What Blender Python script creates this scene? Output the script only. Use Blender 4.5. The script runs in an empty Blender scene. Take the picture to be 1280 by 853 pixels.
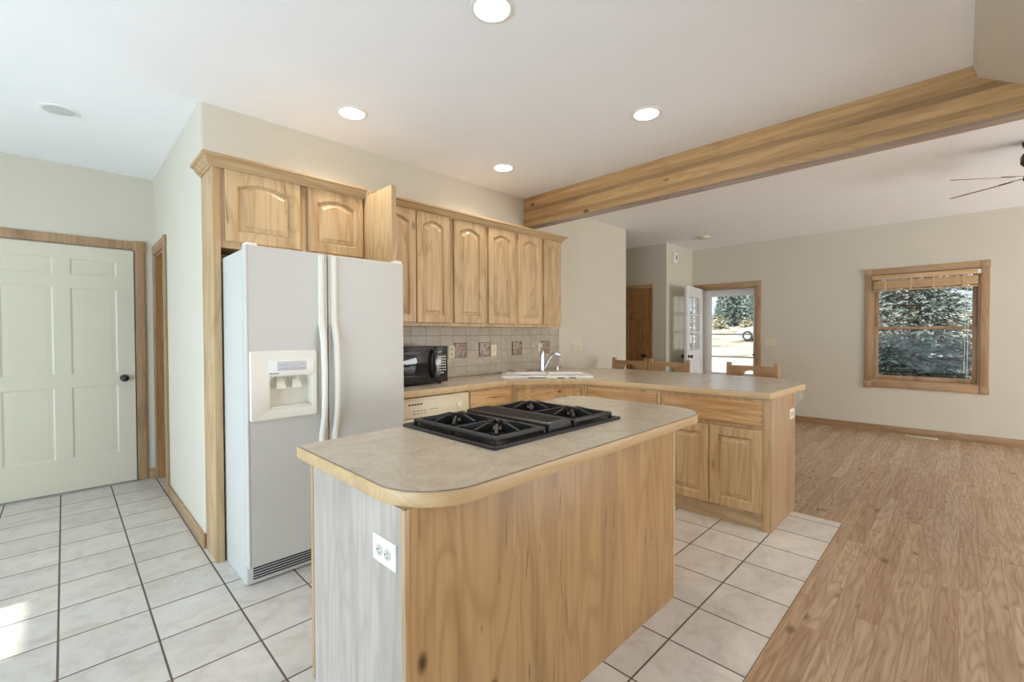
import bpy, bmesh, math, random
from mathutils import Vector, Matrix
random.seed(7)
PI = math.pi
scene = bpy.context.scene
col = scene.collection

# ------------------------------------------------------------------ camera
CAM_H = 1.30
F_PX, YAW, PITCH, ROLL = 561.334, math.radians(45.06), math.radians(-0.912), math.radians(-0.214)
fw = Vector((math.cos(YAW) * math.cos(PITCH), math.sin(YAW) * math.cos(PITCH), math.sin(PITCH)))
rt = Vector((math.sin(YAW), -math.cos(YAW), 0))
up = rt.cross(fw)
rt, up = rt * math.cos(ROLL) + up * math.sin(ROLL), up * math.cos(ROLL) - rt * math.sin(ROLL)
cam_data = bpy.data.cameras.new('camera')
cam = bpy.data.objects.new('camera', cam_data)
col.objects.link(cam)
cam.matrix_world = Matrix(((rt.x, up.x, -fw.x, 0), (rt.y, up.y, -fw.y, 0), (rt.z, up.z, -fw.z, CAM_H), (0, 0, 0, 1)))
cam_data.sensor_width = 36
cam_data.sensor_fit = 'HORIZONTAL'
cam_data.lens = F_PX / 1280 * 36
cam_data.clip_start = 0.03
cam_data.clip_end = 400
scene.camera = cam

# ------------------------------------------------------------------ light and exposure
scene.view_settings.view_transform = 'Standard'
scene.view_settings.look = 'None'
scene.view_settings.gamma = 1
scene.view_settings.use_curve_mapping = False
scene.view_settings.exposure = 0.10
try:
    scene.cycles.use_denoising = True
    scene.cycles.max_bounces = 10
    scene.cycles.diffuse_bounces = 6
    scene.cycles.sample_clamp_indirect = 6
except Exception:
    pass
world = bpy.data.worlds.new('sky')
scene.world = world
world.use_nodes = True
bg = world.node_tree.nodes['Background']
bg.inputs[0].default_value = (0.80, 0.90, 1.0, 1)
bg.inputs[1].default_value = 1.15


def area(name, loc, direction, sx, sy, energy, color):
    l = bpy.data.lights.new(name, 'AREA')
    l.shape = 'RECTANGLE'
    l.size, l.size_y = sx, sy
    l.energy = energy
    l.color = color
    o = bpy.data.objects.new(name, l)
    col.objects.link(o)
    o.location = loc
    o.rotation_euler = Vector(direction).to_track_quat('-Z', 'Y').to_euler()
    return o


sun = bpy.data.lights.new('sun', 'SUN')
sun.energy = 8.5
sun.angle = math.radians(0.5)
sun.color = (1.0, 0.95, 0.86)
sun_o = bpy.data.objects.new('sun', sun)
col.objects.link(sun_o)
sun_o.rotation_euler = Vector((1, 0.0, -0.575)).to_track_quat('-Z', 'Y').to_euler()
area('daylight_left_window', (-3.5, 1.2, 1.05), (1, 0.05, 0.36), 4.6, 1.9, 255, (0.62, 0.81, 1.0))
area('daylight_right_window', (1.2, -4.85, 1.25), (0.1, 1, 0.40), 5.0, 2.0, 26, (0.98, 0.98, 1.0))
area('living_fill', (5.6, -4.85, 1.15), (-0.1, 1, 0.45), 3.4, 1.9, 265, (0.92, 0.96, 1.0))  # added area lamp lifting the living-room ceiling; the wall behind is closed

# ------------------------------------------------------------------ materials


class NT:
    def __init__(self, name):
        self.m = bpy.data.materials.new(name)
        self.m.use_nodes = True
        self.t = self.m.node_tree
        self.b = self.t.nodes['Principled BSDF']

    def n(self, typ, **kw):
        nd = self.t.nodes.new(typ)
        for k, v in kw.items():
            setattr(nd, k, v)
        return nd

    def l(self, a, b):
        self.t.links.new(a, b)

    def coord(self, scale=(1, 1, 1), loc=(0, 0, 0), rnd=True):
        tc = self.n('ShaderNodeTexCoord')
        mp = self.n('ShaderNodeMapping')
        mp.inputs['Scale'].default_value = scale
        mp.inputs['Location'].default_value = loc
        if rnd:
            oi = self.n('ShaderNodeObjectInfo')
            m = self.n('ShaderNodeMath', operation='MULTIPLY')
            m.inputs[1].default_value = 37.0
            self.l(oi.outputs['Random'], m.inputs[0])
            va = self.n('ShaderNodeVectorMath', operation='ADD')
            self.l(tc.outputs['Object'], va.inputs[0])
            self.l(m.outputs[0], va.inputs[1])
            self.l(va.outputs[0], mp.inputs['Vector'])
        else:
            self.l(tc.outputs['Object'], mp.inputs['Vector'])
        return mp.outputs[0]

    def noise(self, vec, scale=1.0, detail=4.0, rough=0.5, dist=0.0):
        nd = self.n('ShaderNodeTexNoise')
        nd.inputs['Scale'].default_value = scale
        nd.inputs['Detail'].default_value = detail
        nd.inputs['Roughness'].default_value = rough
        nd.inputs['Distortion'].default_value = dist
        self.l(vec, nd.inputs['Vector'])
        return nd.outputs['Fac']

    def ramp(self, fac, stops):
        r = self.n('ShaderNodeValToRGB')
        e = r.color_ramp.elements
        while len(e) < len(stops):
            e.new(0.5)
        for el, (p, c) in zip(e, stops):
            el.position = p
            el.color = (c[0], c[1], c[2], 1)
        self.l(fac, r.inputs[0])
        return r.outputs[0]

    def math(self, op, a, b=None, c=None):
        nd = self.n('ShaderNodeMath', operation=op)
        for i, v in enumerate((a, b, c)):
            if v is None:
                continue
            if isinstance(v, (int, float)):
                nd.inputs[i].default_value = v
            else:
                self.l(v, nd.inputs[i])
        return nd.outputs[0]

    def mix(self, fac, a, b, blend='MIX'):
        nd = self.n('ShaderNodeMix', data_type='RGBA', blend_type=blend)
        for i, v in ((0, fac), (6, a), (7, b)):
            if isinstance(v, (int, float)):
                nd.inputs[i].default_value = v
            elif isinstance(v, tuple):
                nd.inputs[i].default_value = (v[0], v[1], v[2], 1)
            else:
                self.l(v, nd.inputs[i])
        return nd.outputs[2]

    def bump(self, h, strength=0.1, dist=0.01):
        b = self.n('ShaderNodeBump')
        b.inputs['Strength'].default_value = strength
        b.inputs['Distance'].default_value = dist
        self.l(h, b.inputs['Height'])
        self.l(b.outputs[0], self.b.inputs['Normal'])

    def base(self, c):
        if isinstance(c, tuple):
            self.b.inputs['Base Color'].default_value = (c[0], c[1], c[2], 1)
        else:
            self.l(c, self.b.inputs['Base Color'])

    def set(self, **kw):
        for k, v in kw.items():
            self.b.inputs[k].default_value = v


def srgb(r, g, b):
    f = lambda c: (c / 255 / 12.92) if c / 255 <= 0.04045 else ((c / 255 + 0.055) / 1.055) ** 2.4
    return (f(r), f(g), f(b))


def plain(name, c, rough=0.5, metal=0.0, vary=0.04, scale=30, bump=0.0, coat=0.0):
    k = NT(name)
    n = k.noise(k.coord(), scale, 3)
    lo = tuple(x * (1 - vary) for x in c)
    hi = tuple(min(1, x * (1 + vary)) for x in c)
    k.base(k.ramp(n, [(0.3, lo), (0.7, hi)]))
    k.set(Roughness=rough, Metallic=metal)
    if coat:
        k.b.inputs['Coat Weight'].default_value = coat
        k.b.inputs['Coat Roughness'].default_value = 0.1
    if bump:
        k.bump(n, bump, 0.003)
    return k.m


def wood(name, light, mid, dark, grain='z', rough=0.42, board=None, tone=0.16, knots=0.6, fine=1.0, crack=0.5):
    """Wood with the grain along one object axis; board = (axis, width) splits it into staves."""
    k = NT(name)
    gi = 'xyz'.index(grain)

    def sv(across, along):
        q = [across] * 3
        q[gi] = along
        return tuple(q)
    n1 = k.noise(k.coord(sv(42.0 * fine, 1.3)), 1.0, 5, 0.6, 0.3)
    vec = k.coord(sv(4.4 * fine, 0.62), (3.1, 1.7, 4.2))
    tone_idx = None
    if board:
        ax, w = board
        tc = k.n('ShaderNodeTexCoord')
        sp = k.n('ShaderNodeSeparateXYZ')
        k.l(tc.outputs['Object'], sp.inputs[0])
        q = k.math('DIVIDE', sp.outputs['xyz'.index(ax)], w)
        w1 = k.n('ShaderNodeTexWhiteNoise', noise_dimensions='1D')
        k.l(k.math('FLOOR', q), w1.inputs['W'])
        tone_idx = w1.outputs['Value']
        va = k.n('ShaderNodeVectorMath', operation='MULTIPLY_ADD')
        k.l(w1.outputs['Color'], va.inputs[0])
        va.inputs[1].default_value = (13, 13, 13)
        k.l(vec, va.inputs[2])
        vec = va.outputs[0]
    n2 = k.noise(vec, 1.0, 2, 0.45, 0.5)
    rings = k.math('MULTIPLY_ADD', k.math('SINE', k.math('MULTIPLY', n2, 66.0)), 0.5, 0.5)
    rings = k.math('POWER', rings, 3.0)
    c = k.ramp(n1, [(0.18, mid), (0.52, light)])
    c = k.mix(k.math('MULTIPLY', rings, 0.62), c, mid)
    # soft heartwood bands
    n3 = k.noise(k.coord(sv(5.0, 0.55), (7.7, 2.9, 1.3)), 1.0, 3, 0.55, 1.0)
    c = k.mix(k.math('MULTIPLY', k.ramp(n3, [(0.53, (0, 0, 0)), (0.68, (1, 1, 1))]), 0.42), c, dark)
    # short dark mineral streaks
    n4 = k.noise(k.coord(sv(44.0, 3.4), (1.7, 9.9, 5.3)), 1.0, 3, 0.55, 0.6)
    c = k.mix(k.math('MULTIPLY', k.ramp(n4, [(0.66, (0, 0, 0)), (0.73, (1, 1, 1))]), crack), c, tuple(x * 0.45 for x in dark))
    # knots
    vo = k.n('ShaderNodeTexVoronoi')
    vo.inputs['Scale'].default_value = 1.0
    k.l(k.coord(sv(6.0, 3.2), (0.4, 5.2, 2.2)), vo.inputs['Vector'])
    wn = k.n('ShaderNodeTexWhiteNoise', noise_dimensions='3D')
    k.l(vo.outputs['Position'], wn.inputs['Vector'])
    keep = k.math('GREATER_THAN', wn.outputs['Value'], 0.45)
    kn = k.ramp(vo.outputs['Distance'], [(0.05, (1, 1, 1)), (0.13, (0, 0, 0))])
    c = k.mix(k.math('MULTIPLY', k.math('MULTIPLY', kn, keep), knots), c, tuple(x * 0.35 for x in dark))
    oi = k.n('ShaderNodeObjectInfo')
    tone_v = k.math('MULTIPLY_ADD', oi.outputs['Random'], tone, 1 - tone / 2)
    if board:
        tone_v = k.math('MULTIPLY', tone_v, k.math('MULTIPLY_ADD', tone_idx, tone * 1.6, 1 - tone * 0.8))
    hsv = k.n('ShaderNodeHueSaturation')
    k.l(c, hsv.inputs['Color'])
    k.l(tone_v, hsv.inputs['Value'])
    k.base(hsv.outputs[0])
    k.set(Roughness=rough)
    k.bump(n1, 0.04, 0.002)
    return k.m


M = {}
HL, HM, HD = srgb(198, 169, 128), srgb(174, 140, 98), srgb(136, 98, 60)
for a in 'xyz':
    M['maple_' + a] = wood('hickory wood grain ' + a, HL, HM, HD, a)
    M['oak_' + a] = wood('oak trim grain ' + a, srgb(180, 147, 110), srgb(156, 122, 86), srgb(116, 86, 58), a, knots=0.1, fine=1.6, tone=0.10, crack=0.2)
M['maple_board'] = wood('hickory panel staves', srgb(180, 144, 98), srgb(158, 120, 76), srgb(114, 78, 44), 'z', board=('x', 0.118), knots=0.95, tone=0.07, crack=0.85)
M['maple_sheen'] = wood('hickory end panel with painted sheen', srgb(186, 176, 166), srgb(172, 160, 150), srgb(140, 126, 114), 'z', rough=0.24, knots=0.1, tone=0.06, crack=0.2)  # greyed and lightened: the bluish daylight sheen is put into the wood colour
for a in 'xy':
    M['edge_' + a] = wood('hickory counter edge ' + a, srgb(204, 174, 130), srgb(190, 158, 114), srgb(164, 130, 88), a, knots=0.0, crack=0.0, tone=0.04)
M['maple_end'] = wood('brown hickory end panel', srgb(172, 140, 104), srgb(156, 124, 88), srgb(118, 88, 58), 'z', knots=0.2, tone=0.06, crack=0.2)
for a in 'xy':
    M['drawer_' + a] = wood('warm hickory drawer front ' + a, srgb(204, 162, 110), srgb(178, 130, 78), srgb(128, 84, 44), a, knots=0.8, tone=0.12, crack=0.8)
M['base_z'] = wood('tan hickory base cabinet', srgb(202, 168, 122), srgb(178, 140, 94), srgb(136, 96, 56), 'z', tone=0.12)
M['glulam'] = wood('laminated fir beam', srgb(198, 158, 106), srgb(176, 135, 86), srgb(132, 94, 56), 'y', board=('z', 0.0375), knots=0.9, tone=0.30, rough=0.5, crack=0.3)
M['beam_bottom'] = wood('greyish beam underside', srgb(176, 160, 146), srgb(150, 130, 112), srgb(110, 84, 62), 'y', knots=0.7)  # greyer than the beam sides
M['oak_dark_z'] = wood('stained oak door', srgb(176, 132, 84), srgb(154, 110, 66), srgb(112, 76, 42), 'z', knots=0.1, fine=1.6, tone=0.08)
M['chair_y'] = wood('stained oak chair rail', srgb(182, 146, 106), srgb(158, 122, 84), srgb(118, 86, 56), 'y', knots=0.2, tone=0.1)
M['chair_z'] = wood('stained oak chair post', srgb(182, 146, 106), srgb(158, 122, 84), srgb(118, 86, 56), 'z', knots=0.2, tone=0.1)

M['wall'] = plain('cream wall paint', srgb(211, 204, 187), 0.85, vary=0.012, scale=3, bump=0.02)
M['ceiling'] = plain('white ceiling paint', srgb(246, 246, 246), 0.9, vary=0.01, scale=4, bump=0.02)
M['white_door'] = plain('cream door paint', srgb(214, 207, 185), 0.42, vary=0.012, scale=5)
M['white_paint'] = plain('white door paint', srgb(232, 232, 230), 0.4, vary=0.01)
M['fridge'] = plain('white appliance enamel', srgb(205, 203, 197), 0.48, vary=0.008, scale=60, coat=0.0)
M['fridge_trim'] = plain('ivory appliance plastic', srgb(234, 230, 218), 0.4, vary=0.01)
M['fridge_grey'] = plain('pale grey control panel', srgb(196, 196, 200), 0.4, vary=0.02)
M['almond'] = plain('almond appliance plastic', srgb(222, 208, 178), 0.4, vary=0.015)
M['almond_plate'] = plain('almond cover plate', srgb(224, 214, 186), 0.4, vary=0.015)
M['white_plate'] = plain('white cover plate', srgb(236, 234, 228), 0.35, vary=0.01)
M['receptacle'] = plain('grey white receptacle', srgb(200, 198, 184), 0.4, vary=0.01)
M['dark_slot'] = plain('dark slot', (0.012, 0.012, 0.013), 0.6)
M['grey_print'] = plain('grey printed mark', (0.22, 0.22, 0.23), 0.6)
M['laminate'] = None
M['sink'] = plain('white enamel sink', srgb(240, 240, 238), 0.15, vary=0.008, coat=0.5)
M['caulk'] = plain('dark gap under the rim', (0.05, 0.045, 0.04), 0.7)
M['chrome'] = plain('polished chrome', (0.62, 0.63, 0.65), 0.08, 1.0, vary=0.02)
M['bronze'] = plain('dark bronze hardware', (0.06, 0.05, 0.045), 0.32, 0.8)
M['black_gloss'] = plain('black glossy plastic', (0.010, 0.010, 0.011), 0.16, coat=0.3)
M['black_glass'] = plain('black oven glass', (0.012, 0.013, 0.015), 0.05)
M['black_enamel'] = plain('black cooktop enamel', (0.009, 0.009, 0.010), 0.32, coat=0.1)
M['cast_iron'] = plain('matt black cast iron', (0.012, 0.012, 0.0125), 0.5, vary=0.2, scale=120, bump=0.1)
M['burner'] = plain('grey burner head', (0.03, 0.03, 0.032), 0.5, 0.3)
M['button'] = plain('pale grey keypad button', srgb(196, 196, 192), 0.5)
M['steel'] = plain('brushed metal', (0.45, 0.45, 0.44), 0.35, 0.9)
M['fan_blade'] = wood('fan blade oak', srgb(150, 128, 104), srgb(124, 104, 82), srgb(90, 72, 54), 'x', knots=0.0)
M['soap'] = plain('cream ceramic', srgb(232, 222, 200), 0.3)
M['corbel'] = plain('painted grey bracket', srgb(150, 138, 120), 0.6)
M['rubber'] = plain('black tyre rubber', (0.02, 0.02, 0.022), 0.8)
M['car'] = plain('white car paint with painted shading', srgb(150, 157, 168), 0.3, vary=0.01, coat=0.4)  # white body drawn grey-blue, its shading put into the base colour
M['bark'] = plain('conifer bark', srgb(92, 74, 60), 0.9, vary=0.3, scale=20, bump=0.4)
M['needles'] = plain('blue green needles', srgb(112, 124, 118), 0.65, vary=0.45, scale=2.2)
M['leaf_yellow'] = plain('dry shrub leaves', srgb(168, 162, 134), 0.8, vary=0.3, scale=1.2)
M['blind'] = wood('pale wooden blind', srgb(206, 172, 128), srgb(186, 150, 106), srgb(150, 112, 74), 'y', knots=0.0, fine=2)
M['cord'] = plain('white cord', srgb(214, 208, 196), 0.7)
M['grout_dark'] = plain('charcoal print on tile', srgb(120, 104, 92), 0.6, vary=0.3, scale=50)

k = NT('laminate countertop')
v = k.coord((1, 1, 1), rnd=False)
n = k.noise(v, 9, 7, 0.65, 0.8)
n2 = k.noise(v, 90, 3)
c = k.ramp(n, [(0.3, srgb(170, 158, 140)), (0.5, srgb(183, 172, 155)), (0.72, srgb(194, 184, 168))])
k.base(k.mix(0.10, c, k.ramp(n2, [(0.4, srgb(160, 142, 122)), (0.6, srgb(222, 210, 192))])))
k.set(Roughness=0.24)
M['laminate'] = k.m

k = NT('emissive lamp glass')
k.base((1, 1, 1))
k.set(**{'Emission Color': (1.0, 0.93, 0.80, 1), 'Emission Strength': 9.0})
M['lamp_on'] = k.m
M['lamp_off'] = plain('unlit lamp glass', srgb(206, 206, 206), 0.4)
k = NT('green oven display')
k.base((0.01, 0.02, 0.01))
k.set(Roughness=0.2)
M['display'] = k.m

# clear thin glass
k = NT('window glass')
tr = k.n('ShaderNodeBsdfTransparent')
gl = k.n('ShaderNodeBsdfGlossy')
gl.inputs['Roughness'].default_value = 0.02
fr = k.n('ShaderNodeFresnel')
fr.inputs[0].default_value = 1.14
nz = k.noise(k.coord(), 3, 2)
tr.inputs[0].default_value = (0.97, 0.98, 0.98, 1)
mx = k.n('ShaderNodeMixShader')
k.l(k.math('MULTIPLY', fr.outputs[0], k.math('MULTIPLY_ADD', nz, 0.05, 0.9)), mx.inputs[0])
k.l(tr.outputs[0], mx.inputs[1])
k.l(gl.outputs[0], mx.inputs[2])
k.l(mx.outputs[0], k.t.nodes['Material Output'].inputs[0])
M['glass'] = k.m

# ceramic floor tile: grout grid measured in metres
TX0, TY0, TP = -0.035, 0.563, 0.306


def tile_mat(name, ax, x0, px, ay, y0, py, gw, stops, grout, rough, big=2.0):
    k = NT(name)
    tc = k.n('ShaderNodeTexCoord')
    sp = k.n('ShaderNodeSeparateXYZ')
    k.l(tc.outputs['Object'], sp.inputs[0])
    X, Y = sp.outputs['xyz'.index(ax)], sp.outputs['xyz'.index(ay)]
    fx = k.math('DIVIDE', k.math('SUBTRACT', X, x0), px)
    fy = k.math('DIVIDE', k.math('SUBTRACT', Y, y0), py)
    cell = k.n('ShaderNodeCombineXYZ')
    k.l(k.math('FLOOR', fx), cell.inputs[0])
    k.l(k.math('FLOOR', fy), cell.inputs[1])
    wn = k.n('ShaderNodeTexWhiteNoise', noise_dimensions='2D')
    k.l(cell.outputs[0], wn.inputs['Vector'])
    dx = k.math('MULTIPLY', k.math('PINGPONG', fx, 0.5), px)
    dy = k.math('MULTIPLY', k.math('PINGPONG', fy, 0.5), py)
    d = k.math('MINIMUM', dx, dy)
    g = k.n('ShaderNodeMapRange')
    g.inputs[1].default_value = gw * 0.5 - 0.0008
    g.inputs[2].default_value = gw * 0.5 + 0.0008
    k.l(d, g.inputs[0])
    off = k.n('ShaderNodeVectorMath', operation='MULTIPLY_ADD')
    k.l(wn.outputs['Color'], off.inputs[0])
    off.inputs[1].default_value = (9, 9, 9)
    k.l(tc.outputs['Object'], off.inputs[2])
    n = k.noise(off.outputs[0], big * 3.4, 6, 0.62, 0.9)
    n2 = k.noise(off.outputs[0], big * 16, 3, 0.6)
    c = k.ramp(k.math('ADD', k.math('MULTIPLY', n, 0.8), k.math('MULTIPLY', n2, 0.2)), stops)
    hsv = k.n('ShaderNodeHueSaturation')
    k.l(c, hsv.inputs['Color'])
    k.l(k.math('MULTIPLY_ADD', wn.outputs['Value'], 0.07, 0.965), hsv.inputs['Value'])
    k.base(k.mix(g.outputs[0], grout, hsv.outputs[0]))
    r = k.math('MULTIPLY_ADD', g.outputs[0], rough - 0.85, 0.85)
    k.l(r, k.b.inputs['Roughness'])
    k.bump(g.outputs[0], 0.5, 0.003)
    return k.m


M['floor_tile'] = tile_mat('ceramic floor tile', 'x', TX0, TP, 'y', TY0, TP, 0.0075,
                           [(0.32, srgb(196, 189, 180)), (0.5, srgb(214, 208, 201)), (0.7, srgb(224, 220, 214))], srgb(104, 90, 76), 0.34)
M['wall_tile'] = tile_mat('backsplash tile', 'x', 1.47, 0.148, 'z', 0.912 + 0.028, 0.1415, 0.004,
                          [(0.32, srgb(170, 157, 139)), (0.5, srgb(186, 174, 156)), (0.7, srgb(196, 186, 169))], srgb(152, 138, 120), 0.4, big=4.0)

# oak strip floor, boards along X
k = NT('oak plank floor')
tc = k.n('ShaderNodeTexCoord')
sp = k.n('ShaderNodeSeparateXYZ')
k.l(tc.outputs['Object'], sp.inputs[0])
W_, L_ = 0.083, 1.15
fy = k.math('DIVIDE', sp.outputs[1], W_)
row = k.math('FLOOR', fy)
w1 = k.n('ShaderNodeTexWhiteNoise', noise_dimensions='1D')
k.l(row, w1.inputs['W'])
fx = k.math('ADD', k.math('DIVIDE', sp.outputs[0], L_), k.math('MULTIPLY', w1.outputs['Value'], 7.3))
colm = k.math('FLOOR', fx)
cell = k.n('ShaderNodeCombineXYZ')
k.l(row, cell.inputs[0])
k.l(colm, cell.inputs[1])
w2 = k.n('ShaderNodeTexWhiteNoise', noise_dimensions='2D')
k.l(cell.outputs[0], w2.inputs['Vector'])
off = k.n('ShaderNodeVectorMath', operation='MULTIPLY_ADD')
k.l(w2.outputs['Color'], off.inputs[0])
off.inputs[1].default_value = (11, 11, 11)
k.l(tc.outputs['Object'], off.inputs[2])
mp = k.n('ShaderNodeMapping')
mp.inputs['Scale'].default_value = (0.95, 9.0, 1)
k.l(off.outputs[0], mp.inputs['Vector'])
n2 = k.noise(mp.outputs[0], 1.0, 2, 0.5, 0.35)
rings = k.math('MULTIPLY_ADD', k.math('SINE', k.math('MULTIPLY', n2, 78.0)), 0.5, 0.5)
mp2 = k.n('ShaderNodeMapping')
mp2.inputs['Scale'].default_value = (3, 60, 1)
k.l(off.outputs[0], mp2.inputs['Vector'])
n3 = k.noise(mp2.outputs[0], 1.0, 4, 0.6, 0.3)
tone = k.ramp(w2.outputs['Value'], [(0.0, srgb(176, 146, 116)), (0.35, srgb(186, 157, 128)), (0.7, srgb(191, 163, 134)), (1.0, srgb(201, 174, 145))])
c = k.mix(k.math('MULTIPLY', k.math('POWER', rings, 2.6), 0.40), tone, srgb(136, 104, 76))
c = k.mix(k.math('MULTIPLY', k.ramp(n3, [(0.35, (1, 1, 1)), (0.6, (0, 0, 0))]), 0.40), c, srgb(126, 92, 64))
vo = k.n('ShaderNodeTexVoronoi')
vo.inputs['Scale'].default_value = 1.0
mp3 = k.n('ShaderNodeMapping')
mp3.inputs['Scale'].default_value = (3.4, 6, 1)
k.l(off.outputs[0], mp3.inputs['Vector'])
k.l(mp3.outputs[0], vo.inputs['Vector'])
kn = k.ramp(vo.outputs['Distance'], [(0.05, (1, 1, 1)), (0.16, (0, 0, 0))])
c = k.mix(k.math('MULTIPLY', kn, 0.55), c, srgb(74, 48, 32))
gy = k.math('MULTIPLY', k.math('PINGPONG', fy, 0.5), W_)
gx = k.math('MULTIPLY', k.math('PINGPONG', fx, 0.5), L_)
g = k.n('ShaderNodeMapRange')
g.inputs[1].default_value = 0.0003
g.inputs[2].default_value = 0.0016
k.l(k.math('MINIMUM', gx, gy), g.inputs[0])
k.base(k.mix(g.outputs[0], srgb(150, 118, 90), c))
k.set(Roughness=0.27)
k.bump(g.outputs[0], 0.25, 0.002)
M['floor_wood'] = k.m

k = NT('pale gravel and dry grass ground')
v = k.coord((1, 1, 1), rnd=False)
n = k.noise(v, 0.35, 8, 0.65, 0.4)
k.base(k.ramp(n, [(0.38, srgb(140, 128, 100)), (0.47, srgb(176, 168, 150)), (0.58, srgb(190, 187, 180))]))
k.set(Roughness=0.95)
M['ground'] = k.m
k = NT('picture tile fruit print')
v = k.coord((1, 1, 1))
n = k.noise(v, 26, 2, 0.4, 1.2)
k.base(k.ramp(n, [(0.42, srgb(178, 166, 148)), (0.49, srgb(150, 134, 116)), (0.56, srgb(158, 116, 98)), (0.62, srgb(120, 104, 92)), (0.66, srgb(180, 168, 150))]))
k.set(Roughness=0.35)
M['picture_tile'] = k.m

# ------------------------------------------------------------------ mesh helpers


class MB:
    """Collects shapes in world coordinates; build() links them as one mesh object."""

    def __init__(self):
        self.bm = bmesh.new()

    def _bev(self, verts, w, seg=2, edges=None):
        if w <= 0:
            return
        vs = set(verts)
        es = edges or [e for e in self.bm.edges if e.verts[0] in vs and e.verts[1] in vs]
        bmesh.ops.bevel(self.bm, geom=list(es), offset=w, segments=seg, affect='EDGES', profile=0.5, clamp_overlap=True)

    def box(self, x0, x1, y0, y1, z0, z1, bev=0.0, seg=2, mat=None):
        x0, x1 = sorted((x0, x1))
        y0, y1 = sorted((y0, y1))
        z0, z1 = sorted((z0, z1))
        r = bmesh.ops.create_cube(self.bm, size=1)
        vs = r['verts']
        for v in vs:
            v.co = Vector((x0 + (v.co.x + .5) * (x1 - x0), y0 + (v.co.y + .5) * (y1 - y0), z0 + (v.co.z + .5) * (z1 - z0)))
            if mat is not None:
                v.co = mat @ v.co
        self._bev(vs, bev, seg)
        return self

    def prism(self, poly, z0, z1, bev=0.0, fn=None, seg=2, caps_only=False):
        """poly: 2D points (CCW). fn maps (a, b, h) to a point; default (x, y, z)."""
        fn = fn or (lambda a, b, h: (a, b, h))
        n = len(poly)
        lo = [self.bm.verts.new(fn(a, b, z0)) for a, b in poly]
        hi = [self.bm.verts.new(fn(a, b, z1)) for a, b in poly]
        fs = [self.bm.faces.new(list(reversed(lo))), self.bm.faces.new(hi)]
        for i in range(n):
            j = (i + 1) % n
            fs.append(self.bm.faces.new((lo[i], lo[j], hi[j], hi[i])))
        bmesh.ops.recalc_face_normals(self.bm, faces=fs)
        if bev > 0:
            es = [e for f in fs[:2] for e in f.edges] if caps_only else None
            self._bev(lo + hi, bev, seg, es)
        return self

    def loops(self, rings, cap_first=False, cap_last=True, closed=True):
        vv = [[self.bm.verts.new(p) for p in r] for r in rings]
        fs = []
        for a, b in zip(vv, vv[1:]):
            n = len(a)
            for i in range(n if closed else n - 1):
                j = (i + 1) % n
                fs.append(self.bm.faces.new((a[i], a[j], b[j], b[i])))
        if cap_first:
            fs.append(self.bm.faces.new(list(reversed(vv[0]))))
        if cap_last:
            fs.append(self.bm.faces.new(vv[-1]))
        bmesh.ops.recalc_face_normals(self.bm, faces=fs)
        return self

    def tube(self, pts, r, seg=10, caps=True):
        pts = [Vector(p) for p in pts]
        rr = r if isinstance(r, (list, tuple)) else [r] * len(pts)
        rings = []
        prev = None
        for i, p in enumerate(pts):
            d = (pts[min(i + 1, len(pts) - 1)] - pts[max(i - 1, 0)]).normalized()
            if prev is None:
                a = Vector((0, 0, 1)) if abs(d.z) < 0.9 else Vector((1, 0, 0))
                u = d.cross(a).normalized()
            else:
                u = (prev - d * prev.dot(d)).normalized()
            w = d.cross(u)
            prev = u
            rings.append([p + (u * math.cos(2 * PI * q / seg) + w * math.sin(2 * PI * q / seg)) * rr[i] for q in range(seg)])
        return self.loops(rings, caps, caps)

    def lathe(self, c, prof, axis=(0, 0, 1), seg=24):
        """prof: (radius, height) list along axis from c."""
        c = Vector(c)
        ax = Vector(axis).normalized()
        a = Vector((1, 0, 0)) if abs(ax.x) < 0.9 else Vector((0, 1, 0))
        u = ax.cross(a).normalized()
        w = ax.cross(u)
        rings = [[c + ax * h + (u * math.cos(2 * PI * q / seg) + w * math.sin(2 * PI * q / seg)) * max(r, 1e-4) for q in range(seg)] for r, h in prof]
        return self.loops(rings, True, True)

    def quad(self, a, b, c, d):
        self.bm.faces.new([self.bm.verts.new(p) for p in (a, b, c, d)])
        return self

    def build(self, name, mat, parent=None, smooth=True, angle=35):
        me = bpy.data.meshes.new(name)
        inv = world_of(parent).inverted() if parent else Matrix()
        self.bm.transform(inv)
        self.bm.to_mesh(me)
        self.bm.free()
        o = bpy.data.objects.new(name, me)
        col.objects.link(o)
        if parent:
            o.parent = parent
        me.materials.append(M[mat] if isinstance(mat, str) else mat)
        if smooth and len(me.polygons):
            me.polygons.foreach_set('use_smooth', [True] * len(me.polygons))
            try:
                me.set_sharp_from_angle(angle=math.radians(angle))
            except Exception:
                pass
        return o


def world_of(o):
    m = o.matrix_basis.copy()
    while o.parent:
        o = o.parent
        m = o.matrix_basis @ m
    return m


def tag(o, label, cat, group=None, kind=None):
    if label:
        o['label'] = label
    if cat:
        o['category'] = cat
    if group:
        o['group'] = group
    if kind:
        o['kind'] = kind
    return o


def empty(name, loc, label, cat, group=None, rz=0.0):
    o = bpy.data.objects.new(name, None)
    o.empty_display_size = 0.05
    col.objects.link(o)
    o.location = loc
    o.rotation_euler = (0, 0, rz)
    return tag(o, label, cat, group)


def struct(name, mb, mat, parent=None, **kw):
    o = mb.build(name, mat, parent, **kw)
    if parent is None:
        o['kind'] = 'structure'
    return o


def sempty(name, loc):
    o = bpy.data.objects.new(name, None)
    col.objects.link(o)
    o.location = loc
    o['kind'] = 'structure'
    return o


def copy_tree(o, parent=None):
    c = o.copy()
    col.objects.link(c)
    if parent:
        c.parent = parent
    for ch in list(o.children):
        copy_tree(ch, c)
    return c


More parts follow.
